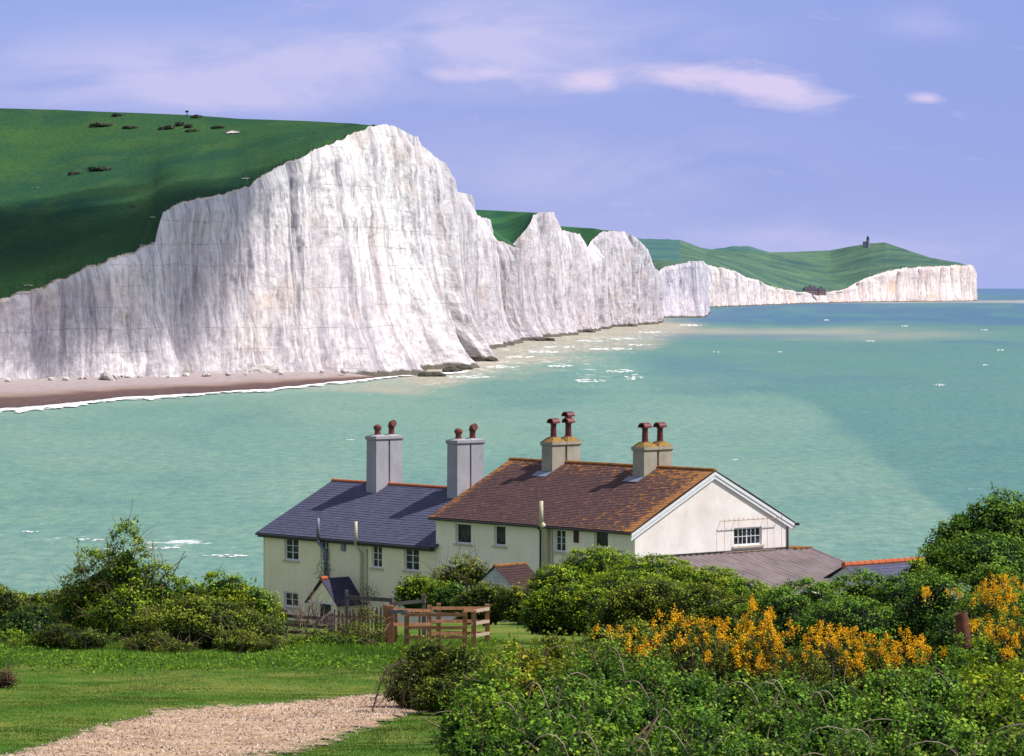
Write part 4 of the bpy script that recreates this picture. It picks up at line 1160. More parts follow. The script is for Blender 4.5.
# (left reveal is visible from here, so the opening is a little wider than the pane)
T_WIN = [opening(455.5,471,523,544), opening(494,505.5,525,546), opening(554.5,565.5,529,552), opening(594,608,531,548)]
mb = MB(); wall_mesh(mb, XL, 0, GZ1-2.5, ZE+.05, T_WIN)
mb.build('front_wall', M['white_wall'], hc)
for i, (a, b, c_, d_) in enumerate(T_WIN):
    window(hc, (a+b)/2, 0, c_, b-a, d_-c_, 1 if i != 2 else 2, 1 if i != 2 else 3)
# gable wall: plane X=0 facing +X
gw0, gw1 = gy(734), gy(762)
gz0, gz1 = CAMH-(545-HOR)/F*HW(0, 8)[1], CAMH-(527-HOR)/F*HW(0, 8)[1]
mb = MB(); wall_mesh(mb, 0, YW, GZ1-2.5, ZE, [(gw0, gw1, gz0, gz1)])
mb.add([(0,0,ZE),(YW,0,ZE),(YW/2,0,ZR+.02)], [(0,1,2)])
g = mb.build('gable_wall', M['gable_wall'], hc, rz=R(90))
window(g, (gw0+gw1)/2, 0, gz0, gw1-gw0, gz1-gz0, 6, 2, fr=.08, gb=.03, label='white barred window in the gable')
# wire guard frame with a shadow gap around the gable window
mb = MB()
q0, q1, r0, r1 = gw0-.95, gw1+1.1, gz0-.25, gz1+.38
mb.box(q0, q1, -.30, -.27, r1, r1+.03); mb.box(q0+.2, q1-.3, -.16, -.12, r0-.03, r0+.01)
for k in range(13):
    xx = q0+(q1-q0)*k/12; mb.bar((xx, -.285, r1), (xx, -.285, r1+.12), .02)
    if k in (0, 3, 9, 12): mb.bar((xx, 0, r1+.01), (xx, -.29, r1+.01), .02); mb.bar((xx, -.285, r1), (xx, -.285, r0-.1), .012)
mb.build('trellis', simple('rusty_wire', (.42,.33,.22), (.3,.2,.12), 5), g)
# back + left walls
mb = MB(); mb.box(XL, -.02, YW-.2, YW, GZ1-3, ZE); mb.box(XL, XL+.2, .01, YW-.21, GZ1-3, ZE)
mb.add([(XL,.05,ZE),(XL,YW-.05,ZE),(XL,YW/2,ZR)], [(0,2,1)])
mb.build('rear_wall', M['cream_wall'], hc)
OV = .28; sl = (ZR-ZE)/(YW/2)
lich = lambda u, t: (.30+.55*max(0, u-.55)/.45+.55*max(0, t-.72)/.28+(.7 if u > .97 or u < .03 else 0))-.25
rf = roof_slab(XL-.25, .12, -OV, ZE-OV*sl, YW/2, ZR, .155, M['tile_roof'], hc, lich=lich)
roof_slab(XL-.25, .12, YW+OV, ZE-OV*sl, YW/2, ZR, .155, M['tile_roof'], hc, lich=lich)
ridge(XL-.25, .12, YW/2, ZR+.1, M['ridge_moss'], rf)
# bargeboards (white) on the gable
mb = MB()
for sgn in (0, 1):
    y0 = -OV-.05 if sgn == 0 else YW+OV+.05; z0 = ZE-(OV+.05)*sl
    for (x0, x1, dz0, dz1) in ((.02, .10, -.34, -.02), (.10, .135, -.16, .0)):
        mb.add([(x0,y0,z0+dz0),(x1,y0,z0+dz0),(x1,y0,z0+dz1),(x0,y0,z0+dz1),(x0,YW/2,ZR+dz0),(x1,YW/2,ZR+dz0),(x1,YW/2,ZR+dz1),(x0,YW/2,ZR+dz1)],
           [(0,1,2,3),(7,6,5,4),(0,4,5,1),(1,5,6,2),(2,6,7,3),(3,7,4,0)])
mb.build('bargeboard', M['white_paint'], hc)
mb = MB(); mb.tube([(XL-.2, -OV-.07, ZE-OV*sl-.03), (.1, -OV-.07, ZE-OV*sl-.03)], .055, 8); mb.tube([(XL-.2, YW+OV+.07, ZE-OV*sl-.03), (.35, YW+OV+.07, ZE-OV*sl-.03)], .075, 8)
for k in range(11):
    xx = XL+.5+k*1.35; mb.box(xx, xx+.04, -OV, -.002, ZE-.16, ZE-.12)
mb.build('gutter', M['black_gutter'], hc)
# chimneys
for (px, ytop, potspec) in ((561, 441, [(0,-1,.88,'hood'),(0,1.0,.88,'hood'),(-.30,1.25,1.22,'hood')]), (652.5, 446, [(0,-1,.88,'hood'),(0,1,.88,'hood')])):
    x = fx(px, YW/2); zt_ = fz(x, YW/2, ytop)
    c_ = chimney(hc, x, YW/2, ZR-.75, zt_, M['chim_stone'], M['pot_red'], potspec, 'moss', W=.42, bl=.46, gap=.12)
    mb = MB(); y0 = YW/2-1.08; zz = ZR-1.08*sl
    mb.add([(x-.62,y0-.42,zz-.42*sl+.14),(x+.5,y0-.42,zz-.42*sl+.14),(x+.5,y0+.03,zz+.15+.03*sl),(x-.62,y0+.03,zz+.15+.03*sl)], [(0,1,2,3)])
    mb.build('flashing', M['lead'], c_)
# flues and downpipes on the front
def pipe(parent, pts, r, m, name='downpipe', n=10):
    mb = MB(); mb.tube(pts, r, n); return mb.build(name, m, parent, smooth=True)
x = fx(544.5, -.2)
pipe(hc, [(x,-.42,fz(x,-.4,525)), (x,-.42,fz(x,-.4,501))], .10, M['cream_pipe'], 'flue')
pipe(hc, [(x+.10,-.2,GZ1-1), (x+.10,-.2,fz(x,0,528)), (x,-.42,fz(x,-.4,524))], .155, M['cream_pipe'], 'flue')
x2 = fx(541, -.1)
pipe(hc, [(x2-.05,-.1,GZ1-1), (x2-.05,-.1,fz(x,0,531)), (x2-.1,-OV-.07,fz(x,0,526))], .05, M['dark_pipe'])
x3 = fx(554, -.1); pipe(hc, [(x3-.2,-.06,GZ1-1), (x3-.2,-.06,ZE-.3)], .035, M['cream_pipe'])
pipe(hc, [(.06,YW-.12,GZ1), (.06,YW-.12,ZE-.3)], .05, M['black_gutter'])
xv = fx(576.5, 0)
mb = MB(); zc = fz(xv, 0, 536.5); mb.frustum(0, 0, 0, .05, .17, .3, .17, .3)
o = mb.build('alarm_box', simple('dark_red_box', (.10,.03,.035), (.07,.03,.03)), hc, (xv, -.002, zc)); o.rotation_euler = (R(90), 0, 0)

# ---- slate cottage
hs = empty('cottage', (*HW(XL, 0), 0), HA, 'cream cottage with blue slate roof, red ridge tiles and tall grey chimneys', 'cottage')
SL = fx(263)-XL+.1; SZE, SZR, SYW = 13.56, 16.06, 10.0
S0 = -.02
def opening2(px0, px1, py0, py1):
    a, b, c_, d_ = opening(px0, px1, py0, py1); return (a-XL, b-XL, c_, d_)
S_WIN = [opening2(284.5,298.5,537.5,560.5), opening2(320.5,328.5,540,562), opening2(371.5,382,545,568), opening2(404,419,547,571), opening2(284,298,592,607)]
mb = MB(); wall_mesh(mb, SL, S0, GZ2-2.0, SZE+.05, S_WIN)
mb.build('front_wall', M['cream_wall'], hs)
for i, (a, b, c_, d_) in enumerate(S_WIN):
    window(hs, (a+b)/2, 0, c_, b-a, d_-c_, 2, 3 if i != 4 else 2, gb=.03)
mb = MB(); mb.box(SL, S0, SYW-.2, SYW, GZ2-3, SZE); mb.box(SL, SL+.2, .01, SYW-.21, GZ2-3, SZE)
mb.add([(SL,.05,SZE),(SL,SYW-.05,SZE),(SL,SYW/2,SZR)], [(0,2,1)])
mb.build('rear_wall', M['cream_wall'], hs)
ssl = (SZR-SZE)/(SYW/2)
rf = roof_slab(SL-.3, S0+.25, -OV, SZE-OV*ssl, SYW/2, SZR, .24, M['slate_roof'], hs, thick=.06)
roof_slab(SL-.3, S0+.25, SYW+OV, SZE-OV*ssl, SYW/2, SZR, .24, M['slate_roof'], hs, thick=.06)
ridge(SL-.3, S0, SYW/2, SZR+.09, M['ridge_red'], rf)
mb = MB(); mb.box(SL-.25, S0-.02, -OV+.02, -OV+.06, SZE-OV*ssl-.18, SZE-OV*ssl-.01)
mb.tube([(SL-.3, -OV-.06, SZE-OV*ssl-.03), (S0, -OV-.06, SZE-OV*ssl-.03)], .06, 8)
mb.box(SL-.02, S0-.02, -OV+.06, -.001, SZE-OV*ssl-.16, SZE-OV*ssl-.14)
mb.build('gutter', M['black_gutter'], hs)
for (px, ytop) in ((384.5, 435.5), (465.5, 439.5)):
    x = fx(px, SYW/2)-XL; zt_ = fz(x+XL, SYW/2, ytop)
    ps = [(0,-1,.42,'ball'),(0,1,.50,'elbow')]
    c_ = chimney(hs, x, SYW/2, SZR-.95, zt_, M['chim_grey'], M['pot'], ps, 'plain', W=.43, bl=.44, gap=.10)
xg = fx(324)-XL
pipe(hs, [(xg+.02,-.42,fz(xg+XL,-.4,540)), (xg+.02,-.42,fz(xg+XL,-.4,518))], .09, M['blue_pipe'], 'flue')
pipe(hs, [(xg+.35,-.16,GZ2), (xg+.35,-.16,fz(xg+XL,0,551)), (xg+.02,-.42,fz(xg+XL,-.4,541))], .11, M['blue_pipe'], 'flue')
xg = fx(362)-XL
pipe(hs, [(xg-.02,-.40,fz(xg+XL,-.4,545)), (xg-.02,-.40,fz(xg+XL,-.4,521.5))], .085, M['cream_pipe'], 'flue')
pipe(hs, [(xg+.15,-.16,GZ2), (xg+.15,-.16,fz(xg+XL,0,553)), (xg-.02,-.40,fz(xg+XL,-.4,546))], .09, M['cream_pipe'], 'flue')
pipe(hs, [(xg+.45,-.06,GZ2), (xg+.45,-.06,SZE-.5)], .05, M['cream_pipe'])
xv = fx(344)-XL
mb = MB(); mb.frustum(0, 0, 0, .12, .16, .22, .14, .2)
o = mb.build('vent_box', M['lead'], hs, (xv, -.002, fz(xv+XL, 0, 547))); o.rotation_euler = (R(90), 0, 0)
mb = MB(); mb.bar((SL+.01, -.02, GZ2), (SL+.01, -.02, SZE-.2), .04); mb.build('corner_trim', M['cream_wall'], hs)

# ---- porch on slate cottage (gable faces the camera side, ridge runs back to the wall)
PXc = fx(323, -1.75); py_r = 579
zr_ = fz(PXc, -1.75, 579.5); zs_ = fz(PXc, -1.75, 600.5)
hw_ = 1.15; D0 = -1.75
px_ = PXc-XL
por = MB()
por.add([(-hw_,D0,GZ2-1.2),(hw_,D0,GZ2-1.2),(hw_,D0,zs_),(0,D0,zr_-.08),(-hw_,D0,zs_)], [(0,1,2,3,4)])
por.add([(hw_,D0,GZ2-1.2),(hw_,-.003,GZ2-1.2),(hw_,-.003,zs_),(hw_,D0,zs_)], [(0,1,2,3)])
por.add([(-hw_,D0,GZ2-1.2),(-hw_,-.003,GZ2-1.2),(-hw_,-.003,zs_),(-hw_,D0,zs_)], [(3,2,1,0)])
pm = por.build('porch', M['cream_wall'], hs, (px_, 0, 0))
mb = MB()
for sgn in (-1, 1):
    e = sgn*(hw_+.22); ze_ = zs_-(zr_-zs_)/hw_*.22
    vs = [(0,D0-.15,zr_),(e,D0-.15,ze_),(e,-.004,ze_),(0,-.004,zr_)]
    vs2 = [(a, b, c_+.07) for a, b, c_ in vs]
    mb.add(vs+vs2, [(0,1,2,3),(4,5,6,7),(0,1,5,4),(1,2,6,5),(2,3,7,6)])
o = mb.build('porch_roof', M['porch_roof'], pm)
l = o.data.uv_layers.new(name='UVMap')
for lp in o.data.loops:
    c_ = o.data.vertices[lp.vertex_index].co; l.data[lp.index].uv = (c_.y, abs(c_.x)*1.4)
mb = MB(); mb.box(-hw_-.1, hw_+.1, D0-.06, D0-.004, zs_-.16, zs_-.04); mb.build('bargeboard', M['white_paint'], pm)
mb = MB(); mb.tube([(0,D0-.16,zr_+.06),(0,D0+.25,zr_+.06)], .12, 8); mb.build('ridge_tiles', M['ridge_red'], pm)
mb = MB(); mb.box(-.2, .75, D0-.02, D0-.003, GZ2, zs_-.18); dd_ = mb.build('door', simple('dark_green_door', (.03,.05,.045), (.02,.03,.03)), pm)
mb = MB(); mb.box(-.26, -.2, D0-.05, D0-.003, GZ2, zs_-.17); mb.box(.75, .81, D0-.05, D0-.003, GZ2, zs_-.17); mb.build('door_frame', M['white_paint'], pm)

# climbing plant on the porch ridge
def plant_at(name, label, px, py, d, w_, h_, n, s, mleaf, seed, cat='plant'):
    rs = np.random.RandomState(seed)
    x = (px-512)/F*d; z = CAMH-(py-HOR)/F*d
    e = empty(name, (x, d, z-h_/2), 0, label, cat)
    pos = rs.normal(size=(n, 3))*np.array([w_/3, w_/3, h_/3.2])+np.array([0, 0, h_/2])
    V, Fa, v = leaf_mesh('f', pos, rs.normal(size=(n, 3))+np.array([.3,-.3,.5]), s*(.6+.7*rs.rand(n)), np.clip(.45+.2*rs.normal(size=n), 0, 1), .6, rs)
    link('foliage', np_mesh('foliage', V, Fa, 4, {'v': v}), mleaf, e)
    mb = MB()
    for i in range(4): twig_poly(mb, (rs.normal()*.1, rs.normal()*.05, -.2), (rs.normal()*.25, 0, 1), h_*.9, .018, rs, 5)
    mb.build('stem', M['bark'], e)
    return e
plant_at('climbing_plant', 'small dark creeper growing up from the porch ridge', 322, 571, HW(fx(323,-1.2), -1.0)[1], .7, 1.0, 260, .09, LF['dark'], 3)
plant_at('climbing_plant', 'small shrub at the foot of the cream downpipe', 369, 594, 188.5, .7, .8, 220, .09, LF['dark'], 5)

# ---- lean-to with corrugated sheet roof against the gable
lt = empty('lean_to', (*HW(0, 0), 0), HA, 'lean to with weathered corrugated roof against the white gable', 'outbuilding')
LZ0, LK, LT, LW0, LW1 = 13.7, .234, 5.2, .6, 12.0
NW, NTt = 320, 10
ys = np.linspace(LW0, LW1, NW); ts = np.linspace(.004, LT, NTt)
rows = []
for t_ in ts: rows.append(np.stack([t_+0*ys, ys, LZ0-LK*t_+.028*np.sin(ys*2*math.pi/.42)], 1))
Vv = np.concatenate(rows); V2 = Vv-np.array([0, 0, .03])
Fa = np.concatenate([grid_faces(NTt, NW)[:, ::-1], grid_faces(NTt, NW)+len(Vv)])
me = np_mesh('roof', np.concatenate([Vv, V2]), Fa, 4, None, True, np.concatenate([Vv[:, :2], Vv[:, :2]]))
lr = link('roof', me, M['sheet_roof'], lt)
mb = MB(); mb.bar((LT+.03,LW0,LZ0-LK*LT-.08), (LT+.03,LW1,LZ0-LK*LT-.08), .04, .16); mb.bar((.1,LW1+.03,LZ0-.06), (LT,LW1+.03,LZ0-LK*LT-.06), .04, .14)
mb.build('fascia', simple('pinkish_fascia', (.45,.34,.30), (.34,.24,.20)), lt)
mb = MB(); mb.box(-.9, .05, 10.95, 12.0, LZ0-.02, LZ0+.03); mb.box(.0, .25, 10.9, 12.02, LZ0-.03, LZ0+.05); mb.build('ridge_cap', M['ridge_moss'], lt)
mb = MB(); mb.box(.05, LT-.1, LW0+.1, LW1-.1, 8.5, LZ0-LK*LT-.12); mb.box(-1.2, 0, 10.65, 11.9, 8.5, LZ0-.05); mb.build('wall', M['white_wall'], lt)
mb = MB(); mb.box(.003, .05, LW0, YW, LZ0-.02, LZ0+.10); mb.build('flashing', M['black_gutter'], lt)

# ---- slate outbuilding with red ridge
ob = empty('outbuilding', (*HW(6.9, 0), 0), HA, 'low slate roofed outbuilding with orange red ridge behind the hedge', 'outbuilding')
oy0, oy1, oz, oh = 7.3, 14.0, 13.4, 2.2
def slope_x(x_e, z_e, y0, y1, xr, zr_, m, par):
    mb = MB(); N_ = 9
    for k in range(N_):
        a, b = k/N_, (k+1)/N_
        xa, xb_ = x_e+(xr-x_e)*a, x_e+(xr-x_e)*b; za, zb = z_e+(zr_-z_e)*a+.03, z_e+(zr_-z_e)*b
        mb.add([(xa,y0,za),(xa,y1,za),(xb_,y1,zb),(xb_,y0,zb),(xa,y0,za-.07),(xa,y1,za-.07)], [(0,1,2,3),(0,4,5,1)])
    o = mb.build('roof', m, par)
    l = o.data.uv_layers.new(name='UVMap')
    for lp in o.data.loops:
        c_ = o.data.vertices[lp.vertex_index].co; l.data[lp.index].uv = (c_.y, abs(c_.x-xr)*1.3)
    return o
r_ = slope_x(oh, oz-1.1, oy0, oy1, 0, oz, M['slate_roof'], ob); slope_x(-oh+.9, oz-.65, oy0, oy1, 0, oz, M['slate_roof'], ob)
mb = MB(); n = 14
for i in range(n):
    a = oy0+(oy1-oy0)*i/n; b = oy0+(oy1-oy0)*(i+1)/n
    mb.tube([(0,a,oz+.04),(0,b,oz+.035)], [.15,.135], 8)
mb.build('ridge_tiles', M['ridge_red'], r_)
mb = MB(); mb.box(-oh+1.0, oh-.15, oy0+.15, oy1-.1, 8, oz-1.15)
mb.add([(-oh+1.0,oy0+.15,oz-1.15),(oh-.15,oy0+.15,oz-1.15),(0,oy0+.15,oz-.05),(-oh+1.0,oy0+.15,oz-.75)], [(0,1,2,3)])
mb.build('wall', M['clapboard'], ob)

# ---- little clapboard shed in front
sx, sd_ = (515-512)/F*160, 160.0
shd = empty('shed', (sx, sd_, 9.5), HA+R(4), 'small shed with white clapboard gable and brown tiled roof', 'shed')
zr_s = CAMH-(565.5-HOR)/F*sd_-9.5; zs_s = CAMH-(585-HOR)/F*sd_-9.5
# gable faces -X? the gable points towards the camera's left: ridge runs along local Y
hw_ = 1.3; y0, y1 = -1.2, .7
mb = MB(); N_ = 9
for k in range(N_):
    za = zs_s-.5+(zr_s-zs_s+.5)*k/N_; zb = zs_s-.5+(zr_s-zs_s+.5)*(k+1)/N_
    wa = hw_*min(1, (zr_s-za)/(zr_s-zs_s)); wb = hw_*min(1, max(0.01, (zr_s-zb)/(zr_s-zs_s)))
    mb.add([(-wa,y0-.03,za),(wa,y0-.03,za),(wb,y0,zb),(-wb,y0,zb),(-wa,y0,za),(wa,y0,za)], [(0,1,2,3),(0,4,5,1)])
mb.box(-hw_, hw_, y0+.01, y1, -2, zs_s-.1)
mb.build('wall', M['clapboard'], shd)
for sgn in (-1, 1):
    mb = MB(); N_ = 11
    for k in range(N_):
        a, b = k/N_, (k+1)/N_
        X0, X1 = sgn*(hw_+.15)*(1-a), sgn*(hw_+.15)*(1-b)
        z0_, z1_ = zs_s-.18+(zr_s+.05-zs_s+.18)*a+.03, zs_s-.18+(zr_s+.05-zs_s+.18)*b
        mb.add([(X0,y0-.12,z0_),(X0,y1,z0_),(X1,y1,z1_),(X1,y0-.12,z1_),(X0,y0-.12,z0_-.06),(X0,y1,z0_-.06)], [(0,1,2,3),(0,4,5,1)])
    o = mb.build('roof', M['shed_roof'], shd)
    l = o.data.uv_layers.new(name='UVMap')
    for lp in o.data.loops:
        c_ = o.data.vertices[lp.vertex_index].co; l.data[lp.index].uv = (c_.y, abs(c_.x)*1.4)
mb = MB(); mb.tube([(0,y0-.12,zr_s+.05),(0,y1,zr_s+.05)], .07, 8); mb.build('ridge_tiles', M['ridge_moss'], shd)

# ---------------------------------------------------------------- fences
def gp(px, d): 
    x = (px-512)/F*d; return (x, d, float(ztn(x, d)))
def zpix(py, d): return CAMH-(py-HOR)/F*d
def fence(name, label, posts, rails, mpost, mrail, pw=.12, rw=.035, rh=.10, group=None, cat='fence', wob=.02, own_posts=True):
    """posts: (px, py_top, d[, width]); rails: (post i, post j, y_i, y_j) pixel heights at each end"""
    rs = random.Random(len(name)+int(posts[0][0]))
    x0, d0, z0 = gp(posts[0][0], posts[0][2])
    e = empty(name, (x0, d0, z0), 0, label, cat, group)
    for p in posts:
        x, d, z = gp(p[0], p[2]); w_ = p[3] if len(p) > 3 else pw
        zt_ = zpix(p[1], d); mb = MB()
        tx, ty = rs.uniform(-wob, wob), rs.uniform(-wob, wob)
        vs = []
        for (zz, ox, oy, k) in ((z-.25-z0, 0, 0, 1), (zt_-.04-z0, tx, ty, .97), (zt_-z0, tx, ty, .8)):
            for sx_, sy_ in ((-1,-1),(1,-1),(1,1),(-1,1)):
                vs.append((x-x0+ox+sx_*w_/2*k, d-d0+oy+sy_*w_/2*k, zz))
        mb.add(vs, [(0,1,5,4),(1,2,6,5),(2,3,7,6),(3,0,4,7),(4,5,9,8),(5,6,10,9),(6,7,11,10),(7,4,8,11),(8,9,10,11)])
        mb.build('post', mpost, e)
    for r in rails:
        i, j, yi, yj = r[:4]
        a, b = posts[i], posts[j]
        xa, da, _ = gp(a[0], a[2]); xb_, db, _ = gp(b[0], b[2])
        off = -(pw/2+rw/2+.004)
        mb = MB(); mb.bar((xa-x0-.05, da-d0+off, zpix(yi, da)-z0), (xb_-x0+.05, db-d0+off, zpix(yj, db)-z0), rw, rh)
        mb.build('rail', r[4] if len(r) > 4 else mrail, e)
    return e
TN, TP, TO = M['timber_new'], M['timber_pale'], M['timber_old']
# timber pen: gate post cluster, hurdle, side return and back rails
fence('timber_pen', 'reddish brown timber livestock pen with pale end rails', 
      [(391,605,118,.18), (395,607,119,.15), (406.5,610,117,.16), (464.5,611,117,.16), (473.5,609,118,.16), (487.5,604,122,.16), (438.5,603,121.5,.15), (429,605,120.5,.15), (419.5,614,121.6,.07)],
      [(2,3,614.5,614.5), (2,3,627.5,627.5), (2,3,637,637), (0,7,609.5,610.5), (7,5,608,608), (7,5,621,621), (7,5,633,633), (0,7,624,624),
       (4,5,611.5,608.5,TP), (4,5,623.5,621,TP), (4,5,635.5,633,TP), (0,2,611.5,611.0,M['blue_pipe']), (3,4,610,610)], TN, TN, cat='fence', rh=.105, rw=.045)
fence('field_gate_post', 'stout leaning brown gatepost cluster at the left end of the pen', [(385.5,604,118.6,.15),(388.5,606,118.3,.10)], [], TN, TN, cat='gatepost')
fence('wooden_fence', 'weathered grey post and rail fence left of the pickets', [(281,607,121,.24), (285.5,609,121.6,.16), (331,612,119,.2), (268,612,123,.12)],
      [(0,2,615,619), (0,2,624,627.5), (0,2,631,634), (3,0,616,615), (3,0,628,626)], TO, TO, cat='fence', rh=.11)
pk = []
rs_ = random.Random(4)
for k in range(17):
    px = 334+k*3.1+rs_.uniform(-.5,.5); pk.append((px, 611+rs_.uniform(-2.5,3)-(2 if k > 8 else 0), 119.2+k*.02, .055))
fence('picket_fence', 'rickety picket fence of thin grey and brown pales', pk, [(0,16,616,618), (0,16,632,634)], M['timber_brown'], M['timber_brown'], pw=.06, cat='fence', wob=.06, rh=.07)
fence('wooden_fence', 'old grey fence with single top rail behind the pickets', [(347,590,128,.13), (391,598.5,127,.12)], [(0,1,597,600)], TO, TO, cat='fence', rh=.14)
fence('wooden_fence', 'short grey rail fence behind the timber pen', [(394,601,127.4,.11), (424,594,127,.14)], [(0,1,604,600.5,simple('silver_timber',(.36,.30,.28),(.26,.2,.2)))], TO, TO, cat='fence', rh=.12)
fence('fence_post', 'short broken post among the left bushes', [(36.5,625,124,.16)], [], TO, TO, cat='post')

# ---------------------------------------------------------------- bushes (left group)
G1 = 'wild bushes left of the cottages'
bush('hawthorn_bush', 'tallest bush on the left, wind torn with bare brown twigs and green top', G1,
     [(127,520,30,122,.8,640), (100,548,40,123,.8), (160,560,34,122,.8), (78,583,30,123,.8), (128,590,46,121,.8)], LF['bright'], s=.085, cover=1.5, seed=11, tone=.44, twigs=360, twig_mat='dead_twig', twig_len=.9, gap=.15, lumps=.6, clump=.20, spiky=12, stemcount=9)
bush('hawthorn_bush', 'bright green bush just left of the slate cottage', G1, [(225,573,34,121,.8), (258,588,26,120,.8), (192,580,26,122,.8)], LF['bright'], s=.085, seed=12, tone=.48, twigs=80, lumps=.5, spiky=14)
bush('hawthorn_bush', 'wide rounded olive green bush in front of the bright one', G1, [(205,598,62,115,.6), (155,608,30,116,.6), (250,612,34,115,.6)], LF['olive'], s=.07, seed=13, tone=.40, twigs=120, twig_mat='dead_twig', lumps=.45)
bush('gorse_bush', 'dark low bush left of the tallest bush', G1, [(62,625,32,117,.7), (92,632,20,116,.7)], LF['olive'], s=.06, seed=14, tone=.34, twigs=60)
bush('hawthorn_bush', 'brownish olive bush at the left edge of the picture', G1, [(2,588,28,130,.8), (-30,584,30,131,.8)], LF['olive'], s=.08, seed=15, tone=.34, twigs=90, twig_mat='dead_twig')
bush('gorse_bush', 'dark green bush between the brownish bush and the tallest bush', G1, [(38,604,26,127,.7), (20,612,22,126,.7)], LF['dark'], s=.08, seed=16, tone=.34, twigs=60)
bush('bramble_bush', 'low pale green bramble at the left edge', G1, [(5,632,26,120,.7), (28,645,22,117,.7)], LF['bright'], s=.07, seed=17, tone=.46, twigs=60, gap=.1, spiky=8)
bush('bramble_bush', 'low dark thorny scrub below the olive bush', G1, [(150,634,26,111,.7), (178,642,22,110,.7)], LF['olive'], s=.055, seed=18, tone=.33, twigs=170, twig_mat='dead_twig', gap=.1)
bush('bramble_bush', 'bare arching bramble below the grey fence', G1, [(262,636,26,114,.7), (238,632,24,113,.7)], LF['olive'], s=.055, seed=19, tone=.34, twigs=160, twig_mat='dead_twig', twig_len=.8, gap=.2)
bush('bramble_bush', 'dead twiggy bush at the left edge beside the track', None, [(0,684,16,92,.8), (-18,672,22,93,.8)], LF['brown'], s=.05, seed=20, tone=.3, twigs=160, twig_mat='dead_twig', gap=.15)
bush('bramble_bush', 'bare pinkish twigs growing over the grey fence', None, [(308,606,19,117,.6)], LF['brown'], s=.04, cover=.12, seed=21, tone=.45, twigs=260, twig_mat='dead_twig', twig_len=1.0, gap=.45)
bush('bramble_bush', 'yellowish brown scrub leaning on the pickets', None, [(366,608,20,117,.6), (352,622,18,116.5,.6)], LF['olive'], s=.055, cover=.8, seed=22, tone=.42, twigs=160, twig_mat='dead_twig', twig_len=.8, gap=.42)
bush('bramble_bush', 'green weeds at the foot of the pickets', None, [(330,632,26,116,.6), (300,636,20,116,.6)], LF['bright'], s=.06, cover=1.2, seed=23, tone=.46, twigs=40, gap=.15, spiky=10)

bush('hawthorn_bush', 'low green scrub along the skyline behind the left bushes', G1, [(60,592,34,150,.6,612), (100,596,34,150,.6,612), (20,594,30,150,.6,612), (150,596,40,150,.6,612)], LF['olive'], s=.09, seed=24, tone=.40, twigs=60)
# centre
G2 = 'hedge bushes in front of the cottages'
bush('garden_shrub', 'loose bush with bare twigs against the tiled cottage wall', G2, [(464,555,21,165,.7,590), (478,560,16,164,.7,590), (446,566,18,165,.7,592)], LF['olive'], s=.10, cover=1.1, seed=31, tone=.42, twigs=200, twig_mat='dead_twig', twig_len=1.0, gap=.25)
bush('garden_shrub', 'green garden shrub behind the timber pen', G2, [(418,576,24,150,.7,612), (440,582,18,149,.7,610)], LF['bright'], s=.10, seed=32, tone=.42, twigs=30, spiky=8)
bush('privet_bush', 'blue green shrub between the garden shrub and dark hedge', G2, [(450,584,20,146,.7,612)], LF['dark'], s=.09, seed=33, tone=.5, twigs=20)
bush('privet_bush', 'dark clipped looking hedge below the clapboard shed', G2, [(490,584,30,140,.7,622), (518,588,24,139,.7,622), (466,592,16,140,.7,622)], LF['olive'], s=.085, seed=34, tone=.33, twigs=30)
bush('hawthorn_bush', 'bright green mound right of the dark hedge', G2, [(562,584,36,133,.7), (590,590,26,132,.7), (540,592,20,133,.7)], LF['bright'], s=.08, seed=35, tone=.46, twigs=50, lumps=.4)
bush('hawthorn_bush', 'large bright wind shaped mound hiding the cottage front', G2, [(598,550,46,148,.7,600), (560,566,34,147,.7,604), (650,558,54,146,.7,605), (700,568,48,145,.7,606), (738,580,36,143,.7,610), (628,574,56,143,.7,612)],
     LF['bright'], s=.085, seed=36, tone=.42, twigs=120, lumps=.4, clump=.17)
bush('hawthorn_bush', 'olive mound in front of the large bright mound', G2, [(655,580,46,122,.7), (700,586,44,121,.7), (738,598,34,120,.7), (620,590,26,122,.7)], LF['olive'], s=.075, seed=37, tone=.38, twigs=90, lumps=.4)
# right
G3 = 'dark hedge bushes on the right'
bush('hawthorn_bush', 'dark green wind combed bush in front of the corrugated roof', G3, [(806,583,50,104,.7), (862,576,54,105,.7), (905,578,46,104,.7), (782,592,40,102,.7), (850,600,60,100,.6)], LF['dark'], s=.07, seed=41, tone=.50, twigs=140, lumps=.45, clump=.16, twig_mat='dead_twig')
bush('hawthorn_tree', 'big dark green tree at the right edge above the hedge', None, [(1000,494,44,112,.8,580), (962,516,36,112,.8,580), (1036,500,50,113,.8,580), (945,540,26,111,.8,580), (985,535,50,110,.8,585)], LF['dark'], s=.085, seed=42, tone=.54, twigs=90, lumps=.5, clump=.20, cat='tree', spiky=12)
bush('hawthorn_bush', 'small bright bush in front of the red ridge', G3, [(918,560,17,107,.8,600)], LF['bright'], s=.07, seed=43, tone=.44, twigs=40, spiky=10)
bush('hawthorn_bush', 'long hedge under the big tree at the right', G3, [(935,574,40,100,.6), (990,566,44,101,.6), (1040,570,44,101,.6), (1000,590,60,98,.6)], LF['dark'], s=.065, seed=44, tone=.58, twigs=120, lumps=.4, twig_mat='dead_twig')

